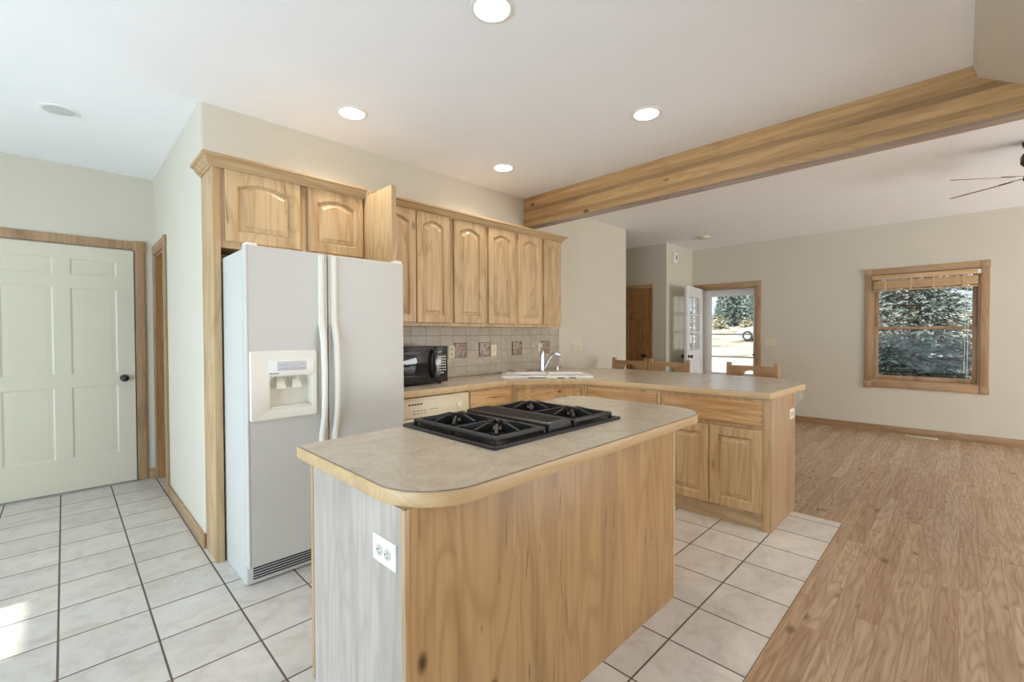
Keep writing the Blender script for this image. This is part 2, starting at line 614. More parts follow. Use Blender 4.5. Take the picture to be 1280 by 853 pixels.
def round_poly(pts, radii, seg=10):
    out = []
    n = len(pts)
    for i in range(n):
        p = Vector(pts[i])
        r = radii[i]
        if r <= 0:
            out.append((p.x, p.y))
            continue
        a = (Vector(pts[i - 1]) - p)
        b = (Vector(pts[(i + 1) % n]) - p)
        an, bn = a.normalized(), b.normalized()
        half = math.acos(max(-1, min(1, an.dot(bn)))) / 2
        t = r / math.tan(half)
        p1, p2 = p + an * t, p + bn * t
        ctr = p + (an + bn).normalized() * (r / math.sin(half))
        a1 = math.atan2(p1.y - ctr.y, p1.x - ctr.x)
        a2 = math.atan2(p2.y - ctr.y, p2.x - ctr.x)
        dd = (a2 - a1 + PI) % (2 * PI) - PI
        for q in range(seg + 1):
            t_ = a1 + dd * q / seg
            out.append((ctr.x + r * math.cos(t_), ctr.y + r * math.sin(t_)))
    return out


def inset_poly(pts, d):
    """Offset a CCW polygon inwards by d."""
    n = len(pts)
    out = []
    for i in range(n):
        p0, p1, p2 = Vector(pts[i - 1]), Vector(pts[i]), Vector(pts[(i + 1) % n])
        e1, e2 = (p1 - p0).normalized(), (p2 - p1).normalized()
        n1, n2 = Vector((-e1.y, e1.x)), Vector((-e2.y, e2.x))
        b = (n1 + n2)
        b = b / max(0.3, b.dot(n1))
        q = p1 + b * d
        out.append((q.x, q.y))
    return out


class Face:
    """A flat frame: origin (lower left corner seen from outside), u across, v up, n outwards."""

    def __init__(self, o, u, n):
        self.o, self.u, self.n = Vector(o), Vector(u).normalized(), Vector(n).normalized()

    def __call__(self, a, b, h):
        return self.o + self.u * a + Vector((0, 0, 1)) * b + self.n * h

    def box(self, mb, a0, a1, b0, b1, h0, h1, bev=0.0):
        m = Matrix((self.u, Vector((0, 0, 1)), self.n)).transposed().to_4x4()
        m.translation = self.o
        return mb.box(a0, a1, b0, b1, h0, h1, bev, mat=m)


def arch_ring(a0, a1, b0, b1, rise, d, n=12):
    """Ring of an opening inset by d: bottom left, bottom right, then over the top from right to left."""
    a0, a1, b0, b1 = a0 + d, a1 - d, b0 + d, b1 - d
    pts = [(a0, b0), (a1, b0)]
    for i in range(n + 1):
        t = i / n
        x = a1 + (a0 - a1) * t
        s = 2 * t - 1
        if rise > 0:
            k_ = max(0.0, 1 - (s / 0.86) ** 2) if abs(s) < 0.86 else 0.0
            y = b1 - rise + rise * k_
        else:
            y = b1
        pts.append((x, y))
    return pts


def raised_door(F, w, h, parent, grain='maple_z', arch=0.035, t=0.020, stile=0.058, name='door', panel_mat=None):
    n = 24
    outer = lambda d, hh: [F(a, b, hh) for a, b in arch_ring(0, w, 0, h, 0, d, n)]
    op = lambda d, hh: [F(a, b, hh) for a, b in arch_ring(stile, w - stile, stile, h - stile, arch, d, n)]
    d = MB().loops([outer(0, 0), outer(0, t - 0.004), outer(0.004, t), op(0, t), op(0.006, t - 0.006), op(0.009, t - 0.013), op(0.013, t - 0.0145), op(0.013, 0.001)], True, True)
    do = d.build(name, grain, parent, angle=25)
    p = MB().loops([op(0.0135, 0.002), op(0.0135, t - 0.0135), op(0.017, t - 0.0135), op(0.040, t - 0.004), op(0.042, t - 0.002), op(0.046, t - 0.002)], True, True)
    p.build('panel', panel_mat or grain, do, angle=25)
    return do


def slab_front(F, a0, a1, b0, b1, parent, name='drawer_front', mat='maple_y', t=0.020):
    m = MB()
    rect = lambda d, hh: [F(a, b, hh) for a, b in ((a0 + d, b0 + d), (a1 - d, b0 + d), (a1 - d, b1 - d), (a0 + d, b1 - d))]
    m.loops([rect(0, 0), rect(0, t - 0.010), rect(0.003, t - 0.006), rect(0.010, t - 0.005), rect(0.013, t)], True, True)
    return m.build(name, mat, parent, angle=20)


def six_panel(F, w, h, parent, mat, t=0.04, lite=False, rows=None, proud=0.010):
    """Slab with raised panels as children; rows = list of (b0, b1)."""
    rows = rows or [(0.235 * h / 2.03, 0.50 * h), (0.545 * h, 0.80 * h), (0.845 * h, 0.945 * h)]
    st, mid = w * 0.125, w * 0.11
    cols = [(st, w / 2 - mid / 2), (w / 2 + mid / 2, w - st)]
    m = MB()
    F.box(m, 0, w, 0, h, 0, t - proud, 0.0)
    edges_b = [0] + [v for r in rows for v in r] + [h]
    for i in range(0, len(edges_b), 2):
        F.box(m, 0, w, edges_b[i], edges_b[i + 1], t - proud - 0.001, t, 0.0)
    for b0, b1 in rows:
        F.box(m, 0, st, b0, b1, t - proud - 0.001, t)
        F.box(m, w - st, w, b0, b1, t - proud - 0.001, t)
        F.box(m, w / 2 - mid / 2, w / 2 + mid / 2, b0, b1, t - proud - 0.001, t)
    return m, rows, cols


def panels(F, rows, cols, parent, mat, t=0.04, proud=0.010):
    for b0, b1 in rows:
        for a0, a1 in cols:
            rect = lambda d, hh: [F(a, b, hh) for a, b in ((a0 + d, b0 + d), (a1 - d, b0 + d), (a1 - d, b1 - d), (a0 + d, b1 - d))]
            MB().loops([rect(0, t - 0.001), rect(0.012, t - proud + 0.002), rect(0.020, t - proud + 0.002), rect(0.040, t - 0.002), rect(0.044, t - 0.002)], False, True).build('panel', mat, parent, angle=15)


def plate(name, F, w, h, label, cat, mat, kind='outlet', group=None, horizontal=False, gangs=1):
    """Cover plate centred on the face origin."""
    root = empty(name, F(0, 0, 0), label, cat, group)
    m = MB()
    rect = lambda d, hh: [F(a, b, hh) for a, b in ((-w / 2 + d, -h / 2 + d), (w / 2 - d, -h / 2 + d), (w / 2 - d, h / 2 - d), (-w / 2 + d, h / 2 - d))]
    m.loops([rect(0, 0), rect(0, 0.004), rect(0.003, 0.0065)], True, True).build('cover_plate', mat, root, angle=20)
    if kind == 'outlet':
        for s in (-1, 1):
            ca, cb = (s * 0.021, 0) if horizontal else (0, s * 0.021)
            ring = lambda r, hh: [F(ca + r * math.cos(2 * PI * q / 16), cb + r * 0.92 * math.sin(2 * PI * q / 16), hh) for q in range(16)]
            rc = MB().loops([ring(0.0165, 0.006), ring(0.0165, 0.0085), ring(0.0155, 0.0090)], True, True).build('receptacle', 'receptacle', root)
            sl = MB()
            for q in (-1, 1):
                if horizontal:
                    F.box(sl, ca - 0.002 + (0.003), ca + 0.007, cb + q * 0.006 - 0.0012, cb + q * 0.006 + 0.0012, 0.008, 0.0095)
                else:
                    F.box(sl, ca + q * 0.006 - 0.0012, ca + q * 0.006 + 0.0012, cb, cb + 0.007, 0.008, 0.0095)
            a_, b_ = (ca - 0.008, cb) if horizontal else (ca, cb - 0.008)
            F.box(sl, a_ - 0.002, a_ + 0.002, b_ - 0.002, b_ + 0.002, 0.008, 0.0095)
            sl.build('slots', 'dark_slot', rc)
    else:
        for g_ in range(gangs):
            a = (g_ - (gangs - 1) / 2) * 0.046
            tg = MB()
            F.box(tg, a - 0.005, a + 0.005, -0.012, 0.012, 0.006, 0.008)
            F.box(tg, a - 0.004, a + 0.004, -0.001, 0.010, 0.006, 0.016, 0.0015)
            tg.build('toggle', mat, root)
    return root


# ------------------------------------------------------------------ the room shell
CZ = 2.713
YW = 3.257          # cabinet wall
XL = 0.596          # end of the cabinet wall
YD = 5.224          # wall of the white panelled door
XE = 5.458          # end of the cabinet wall towards the hall
XH = 6.671
YC = 3.268
XF = 7.619          # window wall
MINX, MINY, MAXY = -3.6, -5.0, 6.0

struct('floor', MB().box(MINX - .12, 3.738, TY0, MAXY, -0.1, 0.0), 'floor_tile')
wf = MB().box(MINX - .12, 3.738, MINY, TY0 - 0.006, -0.1, 0.001)
wf.box(3.744, XF + .14, MINY, MAXY, -0.1, 0.001)
struct('floor.001', wf, 'floor_wood')
struct('trim_1', MB().box(MINX, 3.744, TY0 - 0.006, TY0, -0.1, 0.0025).box(3.738, 3.744, TY0, 3.2, -0.1, 0.0025), 'oak_x')
struct('ceiling', MB().box(MINX - .12, XF + .14, MINY - .12, MAXY + .12, CZ, CZ + 0.25), 'ceiling')

wb = MB().box(XL + 0.12, XE, YW, YW + 0.14, 0, CZ)
# bullnose corner where the cabinet wall meets the side wall
wb.prism(round_poly([(XL, YW), (XL + 0.12, YW), (XL + 0.12, YW + 0.14), (XL, YW + 0.14)], [0.02, 0, 0, 0], 6), 0, CZ)
wb.box(XE - 0.14, XE, YW + 0.14, MAXY, 0, CZ)
struct('wall_back', wb, 'wall')
OY0, OY1, OZ = 4.62, 5.135, 2.02
ws = MB().box(XL, XL + .12, YW + 0.14, OY0, 0, CZ).box(XL, XL + .12, OY1, YD, 0, CZ).box(XL, XL + .12, OY0, OY1, OZ, CZ)
struct('wall_side', ws, 'wall')
struct('wall_rear', MB().box(MINX, XE - 0.14, YD, YD + 0.12, 0, CZ), 'wall')
struct('wall_hall', MB().box(XH, XH + .12, YC, MAXY, 0, CZ), 'wall')
struct('wall_entry', MB().box(XH + .12, XF, YC, YC + .12, 0, CZ), 'wall')
struct('wall_end', MB().box(XE - 0.14, XF + .14, MAXY, MAXY + .12, 0, CZ), 'wall')
DY0, DY1, DZ = 2.265, 3.155, 2.035     # front door opening
WY0, WY1, WZ0, WZ1 = -0.150, 0.850, 0.66, 2.055   # window opening
wfar = MB()
wfar.box(XF, XF + .14, DY1, MAXY, 0, CZ).box(XF, XF + .14, DY0, DY1, DZ, CZ)
wfar.box(XF, XF + .14, WY1, DY0, 0, CZ).box(XF, XF + .14, WY0, WY1, 0, WZ0).box(XF, XF + .14, WY0, WY1, WZ1, CZ)
wfar.box(XF, XF + .14, MINY, WY0, 0, CZ)
struct('wall_far', wfar, 'wall')
LY0, LY1 = 2.70, 3.22                  # narrow sunlit opening in the wall beside the camera
wl = MB().box(MINX - .12, MINX, MINY, LY0, 0, CZ).box(MINX - .12, MINX, LY1, MAXY, 0, CZ)
wl.box(MINX - .12, MINX, LY0, LY1, 2.05, CZ).box(MINX - .12, MINX, LY0, LY1, 0, 0.75)
struct('wall_left', wl, 'wall')
struct('wall_right', MB().box(MINX, XF, MINY - .12, MINY, 0, CZ), 'wall')
# sloped bulkhead that cuts off the near end of the beam
sl = MB().prism([(-0.028, CZ), (-0.046, 2.644), (-0.209, 2.542), (-0.80, 2.175), (-0.80, CZ)], 1.7, 3.428, fn=lambda a, b, h: (h, a, b))
struct('wall_slope', sl, 'wall')

# baseboards
struct('baseboard_far', MB().box(XF - 0.016, XF, MINY, DY0 - 0.085, 0, 0.085, 0.004), 'oak_y')
struct('baseboard_side', MB().box(XL - 0.014, XL, YW - 0.006, OY0 - 0.09, 0, 0.085, 0.004).box(XL - 0.014, XL + 0.0, YW - 0.014, YW, 0, 0.085, 0.003), 'oak_y')
struct('baseboard_rear', MB().box(0.53, XL - 0.001, YD - 0.014, YD, 0, 0.085, 0.003), 'oak_x')
struct('baseboard_back', MB().box(4.10, XE, YW - 0.014, YW, 0, 0.085, 0.003), 'oak_x')
struct('baseboard_hall', MB().box(XH - 0.014, XH, YC, 3.49, 0, 0.085, 0.003), 'oak_y')

# ------------------------------------------------------------------ ceiling beam
bm_ = empty('ceiling_beam', (3.5, 1.3, 2.415), 'long laminated wooden beam crossing under the white ceiling', 'beam')
MB().box(3.431, 3.566, -0.80, YW - 0.001, 2.416, CZ - 0.001).build('beam', 'glulam', bm_)
MB().box(3.433, 3.564, -0.80, YW - 0.003, 2.412, 2.4165).build('underside', 'beam_bottom', bm_)

# ------------------------------------------------------------------ doors and casings
# 1: white six panel door in the rear wall
d1 = sempty('door_1', (-0.01, YD, 0))
DW = 0.905
F = Face((0.445 - DW, YD - 0.002, 0.012), (1, 0, 0), (0, -1, 0))
m, rows, cols = six_panel(F, DW, 2.032, d1, 'white_door', t=0.03, rows=[(0.27, 0.86), (0.965, 1.685), (1.79, 1.925)], proud=0.008)
leaf = m.build('door_leaf', 'white_door', d1)
panels(F, rows, cols, leaf, 'white_door', t=0.03, proud=0.008)
kb = Vector((0.372, YD - 0.032, 0.925))
MB().lathe(kb, [(0.031, 0), (0.031, 0.006), (0.012, 0.010), (0.011, 0.030), (0.024, 0.036), (0.028, 0.048), (0.024, 0.060), (0.010, 0.066)], (0, -1, 0)).build('knob', 'bronze', d1)
c = MB()
c.box(0.452, 0.524, YD - 0.022, YD, 0, 2.06, 0.005)
c.box(-0.60, -0.468, YD - 0.022, YD, 0, 2.06, 0.005)
c.box(-0.60, 0.452, YD - 0.022, YD, 2.058, 2.13, 0.005)
c.box(0.446, 0.530, YD - 0.027, YD, 2.050, 2.138, 0.003)
c.build('casing', 'oak_z', d1)
MB().box(-0.47, 0.452, YD - 0.05, YD, 0.0, 0.010).build('threshold', 'steel', d1)

# 2: cased opening in the side wall
d2 = sempty('trim_2', (XL, 4.9, 0))
c = MB()
c.box(XL - 0.018, XL, OY0 - 0.085, OY0 + 0.004, 0, OZ + 0.005, 0.004)
c.box(XL - 0.018, XL, OY1 - 0.004, OY1 + 0.080, 0, OZ + 0.005, 0.004)
c.build('side_casing', 'oak_z', d2)
MB().box(XL - 0.018, XL, OY0, OY1 + 0.08, OZ, OZ + 0.085, 0.004).box(XL - 0.022, XL, OY0 - 0.09, OY0 + 0.004, OZ - 0.004, OZ + 0.09, 0.003).build('head_casing', 'oak_y', d2)
MB().box(XL, XL + .125, OY1 - 0.018, OY1, 0, OZ).box(XL, XL + .125, OY0, OY0 + 0.018, 0, OZ).build('jamb', 'oak_dark_z', d2)
MB().box(XL, XL + .125, OY0 + 0.018, OY1 - 0.018, OZ - 0.018, OZ).build('head_jamb', 'oak_y', d2)
MB().tube([(XL + 0.02, OY0 + 0.022, 1.86), (XL + 0.02, OY0 + 0.022, 1.95)], 0.008).build('hinge', 'bronze', d2)

# 3: stained hall door
d3 = sempty('door_2', (XH, 3.9, 0))
F = Face((XH - 0.002, 4.36, 0.01), (0, -1, 0), (-1, 0, 0))
m, rows, cols = six_panel(F, 0.80, 2.0, d3, 'oak_dark_z', t=0.03, rows=[(0.22, 0.88), (0.98, 1.52), (1.60, 1.86)])
leaf = m.build('door_leaf', 'oak_dark_z', d3)
panels(F, rows, cols, leaf, 'oak_dark_z', t=0.03)
c = MB().box(XH - 0.02, XH, 3.488, 3.556, 0, 2.02, 0.004).box(XH - 0.02, XH, 4.364, 4.43, 0, 2.02, 0.004)
c.build('side_casing', 'oak_dark_z', d3)
MB().box(XH - 0.02, XH, 3.488, 4.43, 2.02, 2.09, 0.004).build('head_casing', 'chair_y', d3)
MB().lathe((XH - 0.03, 3.63, 0.94), [(0.032, 0), (0.032, 0.008), (0.012, 0.012), (0.012, 0.03), (0.027, 0.04), (0.029, 0.055), (0.018, 0.066)], (-1, 0, 0)).build('knob', 'bronze', d3)

# 4: front doorway: casing, open glazed door, storm door
d4 = sempty('door_3', (XF, 2.7, 0))
c = MB().box(XF - 0.02, XF, DY0 - 0.075, DY0, 0, DZ + 0.01, 0.004).box(XF - 0.02, XF, DY1, DY1 + 0.07, 0, DZ + 0.01, 0.004)
c.box(XF, XF + .14, DY0, DY0 + 0.018, 0, DZ).box(XF, XF + .14, DY1 - 0.018, DY1, 0, DZ)
c.build('side_casing', 'oak_z', d4)
MB().box(XF - 0.02, XF, DY0 - 0.075, DY1 + 0.07, DZ, DZ + 0.075, 0.004).box(XF, XF + .14, DY0, DY1, DZ - 0.018, DZ).build('head_casing', 'oak_y', d4)
# storm door in the opening
sx = XF + 0.10
SY0, SY1 = DY0 + 0.02, DY1 - 0.02
GY0, GY1, GZ0, GZ1 = 2.335, 2.985, 0.645, 1.905
st = MB()
st.box(sx, sx + .035, SY0, GY0, 0.01, DZ - 0.02, 0.004).box(sx, sx + .035, GY1, SY1, 0.01, DZ - 0.02, 0.004)
st.box(sx, sx + .035, GY0, GY1, GZ1, DZ - 0.02, 0.003).box(sx, sx + .035, GY0, GY1, 0.01, GZ0, 0.003)
so = st.build('storm_door', 'white_paint', d4)
MB().box(sx + 0.014, sx + 0.020, GY0, GY1, GZ0, GZ1).build('glass', 'glass', so)
MB().box(sx + 0.006, sx + 0.028, GY0, GY1, 1.270, 1.288).box(sx + 0.006, sx + 0.028, GY0, GY1, 0.900, 0.918).build('glazing_bars', 'steel', so)
MB().tube([(sx - 0.035, 2.335, 0.955), (sx - 0.035, 2.265 + 0.03, 0.955)], 0.009).tube([(sx, 2.30, 0.955), (sx - 0.035, 2.30, 0.955)], 0.008).box(sx - 0.008, sx, 2.285, 2.315, 0.90, 1.01, 0.003).build('handle', 'bronze', so)
# open glazed entry door
hx, hy = XF - 0.01, DY1 - 0.03
ang = math.radians(187.5)
U = Vector((math.cos(ang), math.sin(ang), 0))
N = Vector((U.y, -U.x, 0))
if N.y > 0:
    N = -N
LW = 0.875
F = Face((hx, hy, 0.012), U, N)
t = 0.044
e = MB()
ga0, ga1, gb0, gb1 = 0.15, LW - 0.15, 1.02, 1.86
F.box(e, 0, ga0, 0, 2.02, 0, t, 0.002)
F.box(e, ga1, LW, 0, 2.02, 0, t, 0.002)
F.box(e, ga0, ga1, gb1, 2.02, 0, t)
F.box(e, ga0, ga1, 0.86, gb0, 0, t)
F.box(e, ga0, ga1, 0.0, 0.24, 0, t)
F.box(e, LW / 2 - .05, LW / 2 + .05, 0.24, 0.86, 0, t)
F.box(e, ga0, ga1, 0.24, 0.86, 0.01, t - 0.01)
eo = e.build('entry_door', 'white_paint', d4)
MB_ = MB()
F.box(MB_, ga0, ga1, gb0, gb1, t / 2 - 0.003, t / 2 + 0.003)
MB_.build('glass', 'glass', eo)
mu = MB()
for q in (1, 2):
    a = ga0 + (ga1 - ga0) * q / 3
    F.box(mu, a - 0.011, a + 0.011, gb0, gb1, 0.008, t - 0.008)
    b = gb0 + (gb1 - gb0) * q / 3
    F.box(mu, ga0, ga1, b - 0.011, b + 0.011, 0.008, t - 0.008)
mu.build('glazing_bars', 'white_paint', eo)
for a0, a1 in ((ga0 + 0.02, LW / 2 - 0.07), (LW / 2 + 0.07, ga1 - 0.02)):
    pm = MB()
    rect = lambda d, hh: [F(a, b, hh) for a, b in ((a0 + d, 0.27 + d), (a1 - d, 0.27 + d), (a1 - d, 0.83 - d), (a0 + d, 0.83 - d))]
    pm.loops([rect(0, t - 0.011), rect(0.025, t - 0.004), rect(0.03, t - 0.004)], False, True).build('panel', 'white_paint', eo, angle=15)
kp = F(LW - 0.065, 0.93, t)
kprof = [(0.030, 0), (0.030, 0.007), (0.012, 0.011), (0.012, 0.032), (0.026, 0.040), (0.028, 0.054), (0.018, 0.064)]
MB().lathe(kp, kprof, N).lathe(F(LW - 0.065, 0.93, 0), kprof, -N).build('knob', 'bronze', eo)

# ------------------------------------------------------------------ window
w1 = sempty('window_1', (XF, 0.35, 0.56))
c = MB().box(XF - 0.022, XF, WY1, WY1 + 0.075, WZ0 - 0.085, WZ1 + 0.005, 0.004).box(XF - 0.022, XF, WY0 - 0.075, WY0, WZ0 - 0.085, WZ1 + 0.005, 0.004)
c.box(XF, XF + .12, WY0, WY0 + 0.02, WZ0, WZ1).box(XF, XF + .12, WY1 - 0.02, WY1, WZ0, WZ1)
c.build('side_casing', 'oak_z', w1)
c = MB().box(XF - 0.022, XF, WY0 - 0.075, WY1 + 0.075, WZ1, WZ1 + 0.078, 0.004).box(XF - 0.022, XF, WY0, WY1, WZ0 - 0.085, WZ0, 0.004)
for yy in (WY0 - 0.08, WY1 + 0.0):
    c.box(XF - 0.027, XF, yy, yy + 0.08, WZ1 - 0.004, WZ1 + 0.085, 0.003)
    c.box(XF - 0.027, XF, yy, yy + 0.08, WZ0 - 0.09, WZ0 - 0.004, 0.003)
c.box(XF, XF + .12, WY0, WY1, WZ1 - 0.02, WZ1).box(XF - 0.005, XF + .12, WY0, WY1, WZ0, WZ0 + 0.022)
c.build('head_casing', 'oak_y', w1)


def sash(x, y0, y1, z0, z1, s=0.045, bot=0.055):
    m = MB().box(x, x + .035, y0, y0 + s, z0, z1, 0.003).box(x, x + .035, y1 - s, y1, z0, z1, 0.003)
    m.box(x, x + .035, y0 + s, y1 - s, z1 - 0.035, z1, 0.003).box(x, x + .035, y0 + s, y1 - s, z0, z0 + bot, 0.003)
    o = m.build('sash', 'oak_z', w1)
    MB().box(x + 0.015, x + 0.020, y0 + s, y1 - s, z0 + bot, z1 - 0.035).build('glass', 'glass', o)
    return o


sash(XF + 0.035, WY0 + 0.02, WY1 - 0.02, WZ0 + 0.022, 1.375)
sash(XF + 0.075, WY0 + 0.02, WY1 - 0.02, 1.335, WZ1 - 0.02, bot=0.035)

# ------------------------------------------------------------------ island
ITZ = 0.896
IX0, IX1, IY0, IY1 = 0.605, 2.113, 0.993, 1.602
isl = empty('kitchen_island', (1.36, 1.3, 0), 'hickory kitchen island cabinet standing alone in the middle of the tiled floor', 'island')
MB().box(IX0 + 0.005, IX1 - 0.005, IY0 + 0.006, IY1 - 0.02, 0.10, ITZ - 0.044).box(IX0 + 0.005, IX1 - 0.005, IY0 + 0.006, IY1 - 0.08, 0, 0.10).build('body', 'maple_z', isl)
MB().box(IX0, IX1, IY0, IY0 + 0.006, 0, ITZ - 0.044, 0.001).build('back_panel', 'maple_board', isl)
MB().box(IX0 - 0.001, IX0 + 0.005, IY0 + 0.012, IY1 - 0.022, 0.0, ITZ - 0.044).build('end_panel', 'maple_sheen', isl)
for a, b in ((IX0 - 0.003, IX0 + 0.012), (IX1 - 0.012, IX1 + 0.003)):
    MB().box(a, b, IY0 - 0.003, IY0 + 0.015, 0, ITZ - 0.044, 0.002).build('corner_moulding', 'maple_z', isl)
MB().box(IX0 - 0.003, IX1, IY1 - 0.02, IY1, 0.10, ITZ - 0.044, 0.001).build('face_frame', 'maple_z', isl)
F = Face((IX1 - 0.04, IY1, 0.14), (-1, 0, 0), (0, 1, 0))
for q in range(3):
    F2 = Face(F(q * 0.485, 0, 0), (-1, 0, 0), (0, 1, 0))
    raised_door(F2, 0.455, 0.52, isl, arch=0.0)
    slab_front(F2, 0, 0.455, 0.55, 0.68, isl, mat='maple_x')
ict = empty('countertop', (1.45, 1.35, ITZ - 0.04), 'beige laminate countertop with rounded wood edge on the kitchen island', 'countertop')
ipoly = round_poly([(0.593, 0.916), (2.385, 0.925), (2.385, 1.80), (0.593, 1.712)], [0.19, 0.20, 0.10, 0.012], 14)
MB().prism(ipoly, ITZ - 0.044, ITZ - 0.0035, 0.0035, caps_only=True).build('wood_edge', 'edge_x', ict, angle=30)
MB().prism(inset_poly(ipoly, 0.0035), ITZ - 0.006, ITZ - 0.0015, 0.0).build('seam', 'grout_dark', ict)
MB().prism(inset_poly(ipoly, 0.006), ITZ - 0.005, ITZ, 0.0).build('laminate_top', 'laminate', ict)
plate('wall_outlet', Face((IX0 - 0.001, 1.090, 0.716), (0, -1, 0), (-1, 0, 0)), 0.120, 0.072, 'white outlet plate on the pale end panel of the island', 'outlet', 'white_plate', horizontal=True)

# ------------------------------------------------------------------ cooktop
ck = empty('gas_cooktop', (1.45, 1.43, ITZ), 'black four burner gas cooktop set into the island countertop', 'cooktop')
CX0, CX1, CY0, CY1 = 1.045, 1.862, 1.135, 1.735
rp = round_poly([(CX0, CY0), (CX1, CY0), (CX1, CY1), (CX0, CY1)], [0.012] * 4, 4)
rp2 = inset_poly(rp, 0.022)
pz = ITZ + 0.0005
MB().loops([[(a, b, pz) for a, b in rp], [(a, b, pz + 0.008) for a, b in rp], [(a, b, pz + 0.011) for a, b in inset_poly(rp, 0.004)], [(a, b, pz + 0.011) for a, b in inset_poly(rp, 0.016)], [(a, b, pz + 0.005) for a, b in rp2]], True, True).build('surface', 'black_enamel', ck, angle=30)
vx0, vx1 = 1.372, 1.522
vm = MB()
prof = [(vx0, pz + 0.004), (vx1, pz + 0.004), (vx1 - 0.006, pz + 0.036), (vx1 - 0.016, pz + 0.042), (vx0 + 0.016, pz + 0.042), (vx0 + 0.006, pz + 0.036)]
vm.prism(prof, CY0 + 0.035, CY1 - 0.045, fn=lambda a, b, h: (a, h, b))
vn = vm.build('vent', 'black_enamel', ck)
gm = MB()
for q in range(34):
    y = CY0 + 0.06 + q * (CY1 - CY0 - 0.13) / 33
    gm.box(vx0 + 0.022, vx1 - 0.022, y, y + 0.006, pz + 0.0415, pz + 0.0445)
gm.build('vent_slats', 'cast_iron', vn)
for gx0, gx1 in ((1.080, 1.352), (1.542, 1.830)):
    g = MB()
    gy0, gy1 = CY0 + 0.032, CY1 - 0.040
    gz = pz + 0.021
    bw = 0.026
    sh = lambda a0, a1, b0, b1: g.box(a0, a1, b0, b1, gz - 0.003, gz + 0.013, 0.004)
    # chamfered outer frame
    for a0, a1, b0, b1 in ((gx0, gx1, gy0, gy0 + bw), (gx0, gx1, gy1 - bw, gy1), (gx0, gx0 + bw, gy0 + bw, gy1 - bw), (gx1 - bw, gx1, gy0 + bw, gy1 - bw)):
        sh(a0, a1, b0, b1)
    ym = (gy0 + gy1) / 2
    sh(gx0 + bw, gx1 - bw, ym - 0.006, ym + 0.006)
    for a in (gx0, gx1 - 0.012):
        for b in (gy0, gy1 - 0.012, ym - 0.006):
            g.box(a, a + 0.012, b, b + 0.012, pz + 0.004, gz + 0.001)
    for cy in (gy0 + (gy1 - gy0) * 0.25 + 0.004, gy0 + (gy1 - gy0) * 0.75 - 0.004):
        cx = (gx0 + gx1) / 2
        for q in range(8):
            an = PI / 4 * q
            d = Vector((math.cos(an), math.sin(an), 0))
            reach = 0.118 if q % 2 == 0 else 0.135
            p0 = Vector((cx, cy, gz + 0.018)) + d * 0.030
            p1 = Vector((cx, cy, gz + 0.019)) + d * 0.055
            p2 = Vector((cx, cy, gz + 0.010)) + d * reach
            side = d.cross(Vector((0, 0, 1))) * 0.0052
            rings = []
            for p, hh in ((p0, 0.026), (p1, 0.032), (p2, 0.016)):
                rings.append([p - side + Vector((0, 0, hh * .5)), p + side + Vector((0, 0, hh * .5)), p + side * 1.2 - Vector((0, 0, hh * .7)), p - side * 1.2 - Vector((0, 0, hh * .7))])
            g.loops(rings, True, True)
    go = g.build('grate', 'cast_iron', ck, angle=30)
    for cy in (gy0 + (gy1 - gy0) * 0.25 + 0.004, gy0 + (gy1 - gy0) * 0.75 - 0.004):
        bo = MB().lathe((cx, cy, pz + 0.004), [(0.050, 0), (0.048, 0.006), (0.034, 0.008), (0.034, 0.018), (0.030, 0.020)], seg=28).build('burner', 'burner', ck)
        MB().lathe((cx, cy, pz + 0.0235), [(0.034, 0), (0.036, 0.003), (0.034, 0.007), (0.020, 0.009)], seg=28).build('burner_cap', 'cast_iron', bo)

# ------------------------------------------------------------------ refrigerator
FX0, FX1, FYF, FZ = 0.648, 1.546, 2.533, 1.752
fr = empty('refrigerator', (1.09, 2.9, 0), 'white side by side refrigerator with ice and water dispenser in the left door', 'refrigerator')
MB().box(FX0, 1.502, FYF + 0.075, 3.20, 0.0, FZ - 0.012, 0.006).build('cabinet_body', 'fridge', fr)
split = 1.058


def fridge_door(x0, x1, hole=None):
    m = MB()
    yf, yb = FYF, FYF + 0.066
    z0, z1 = 0.115, FZ
    if hole is None:
        m.box(x0, x1, yf, yb, z0, z1, 0.008, 3)
    else:
        hx0, hx1, hz0, hz1 = hole
        m.box(x0, x1, yf, yb, z0, hz0, 0.0).box(x0, x1, yf, yb, hz1, z1, 0.0)
        m.box(x0, hx0, yf, yb, hz0, hz1).box(hx1, x1, yf, yb, hz0, hz1)
        bmesh.ops.remove_doubles(m.bm, verts=m.bm.verts, dist=1e-5)
    return m


hole = (0.745, 0.968, 0.905, 1.085)
ld = fridge_door(FX0, split - 0.004, hole).build('freezer_door', 'fridge', fr)
rd = fridge_door(split + 0.004, FX1).build('fridge_door', 'fridge', fr)
# left door edge roundings
MB().tube([(FX0 + 0.003, FYF + 0.005, 0.115), (FX0 + 0.003, FYF + 0.005, FZ)], 0.008, 12).build('door_edge', 'fridge', ld)
for x in (FX0 + 0.03, FX1 - 0.03):
    MB().box(x - 0.028, x + 0.028, FYF + 0.010, FYF + 0.068, FZ - 0.012, FZ + 0.016, 0.006).build('hinge_cover', 'fridge_trim', fr)
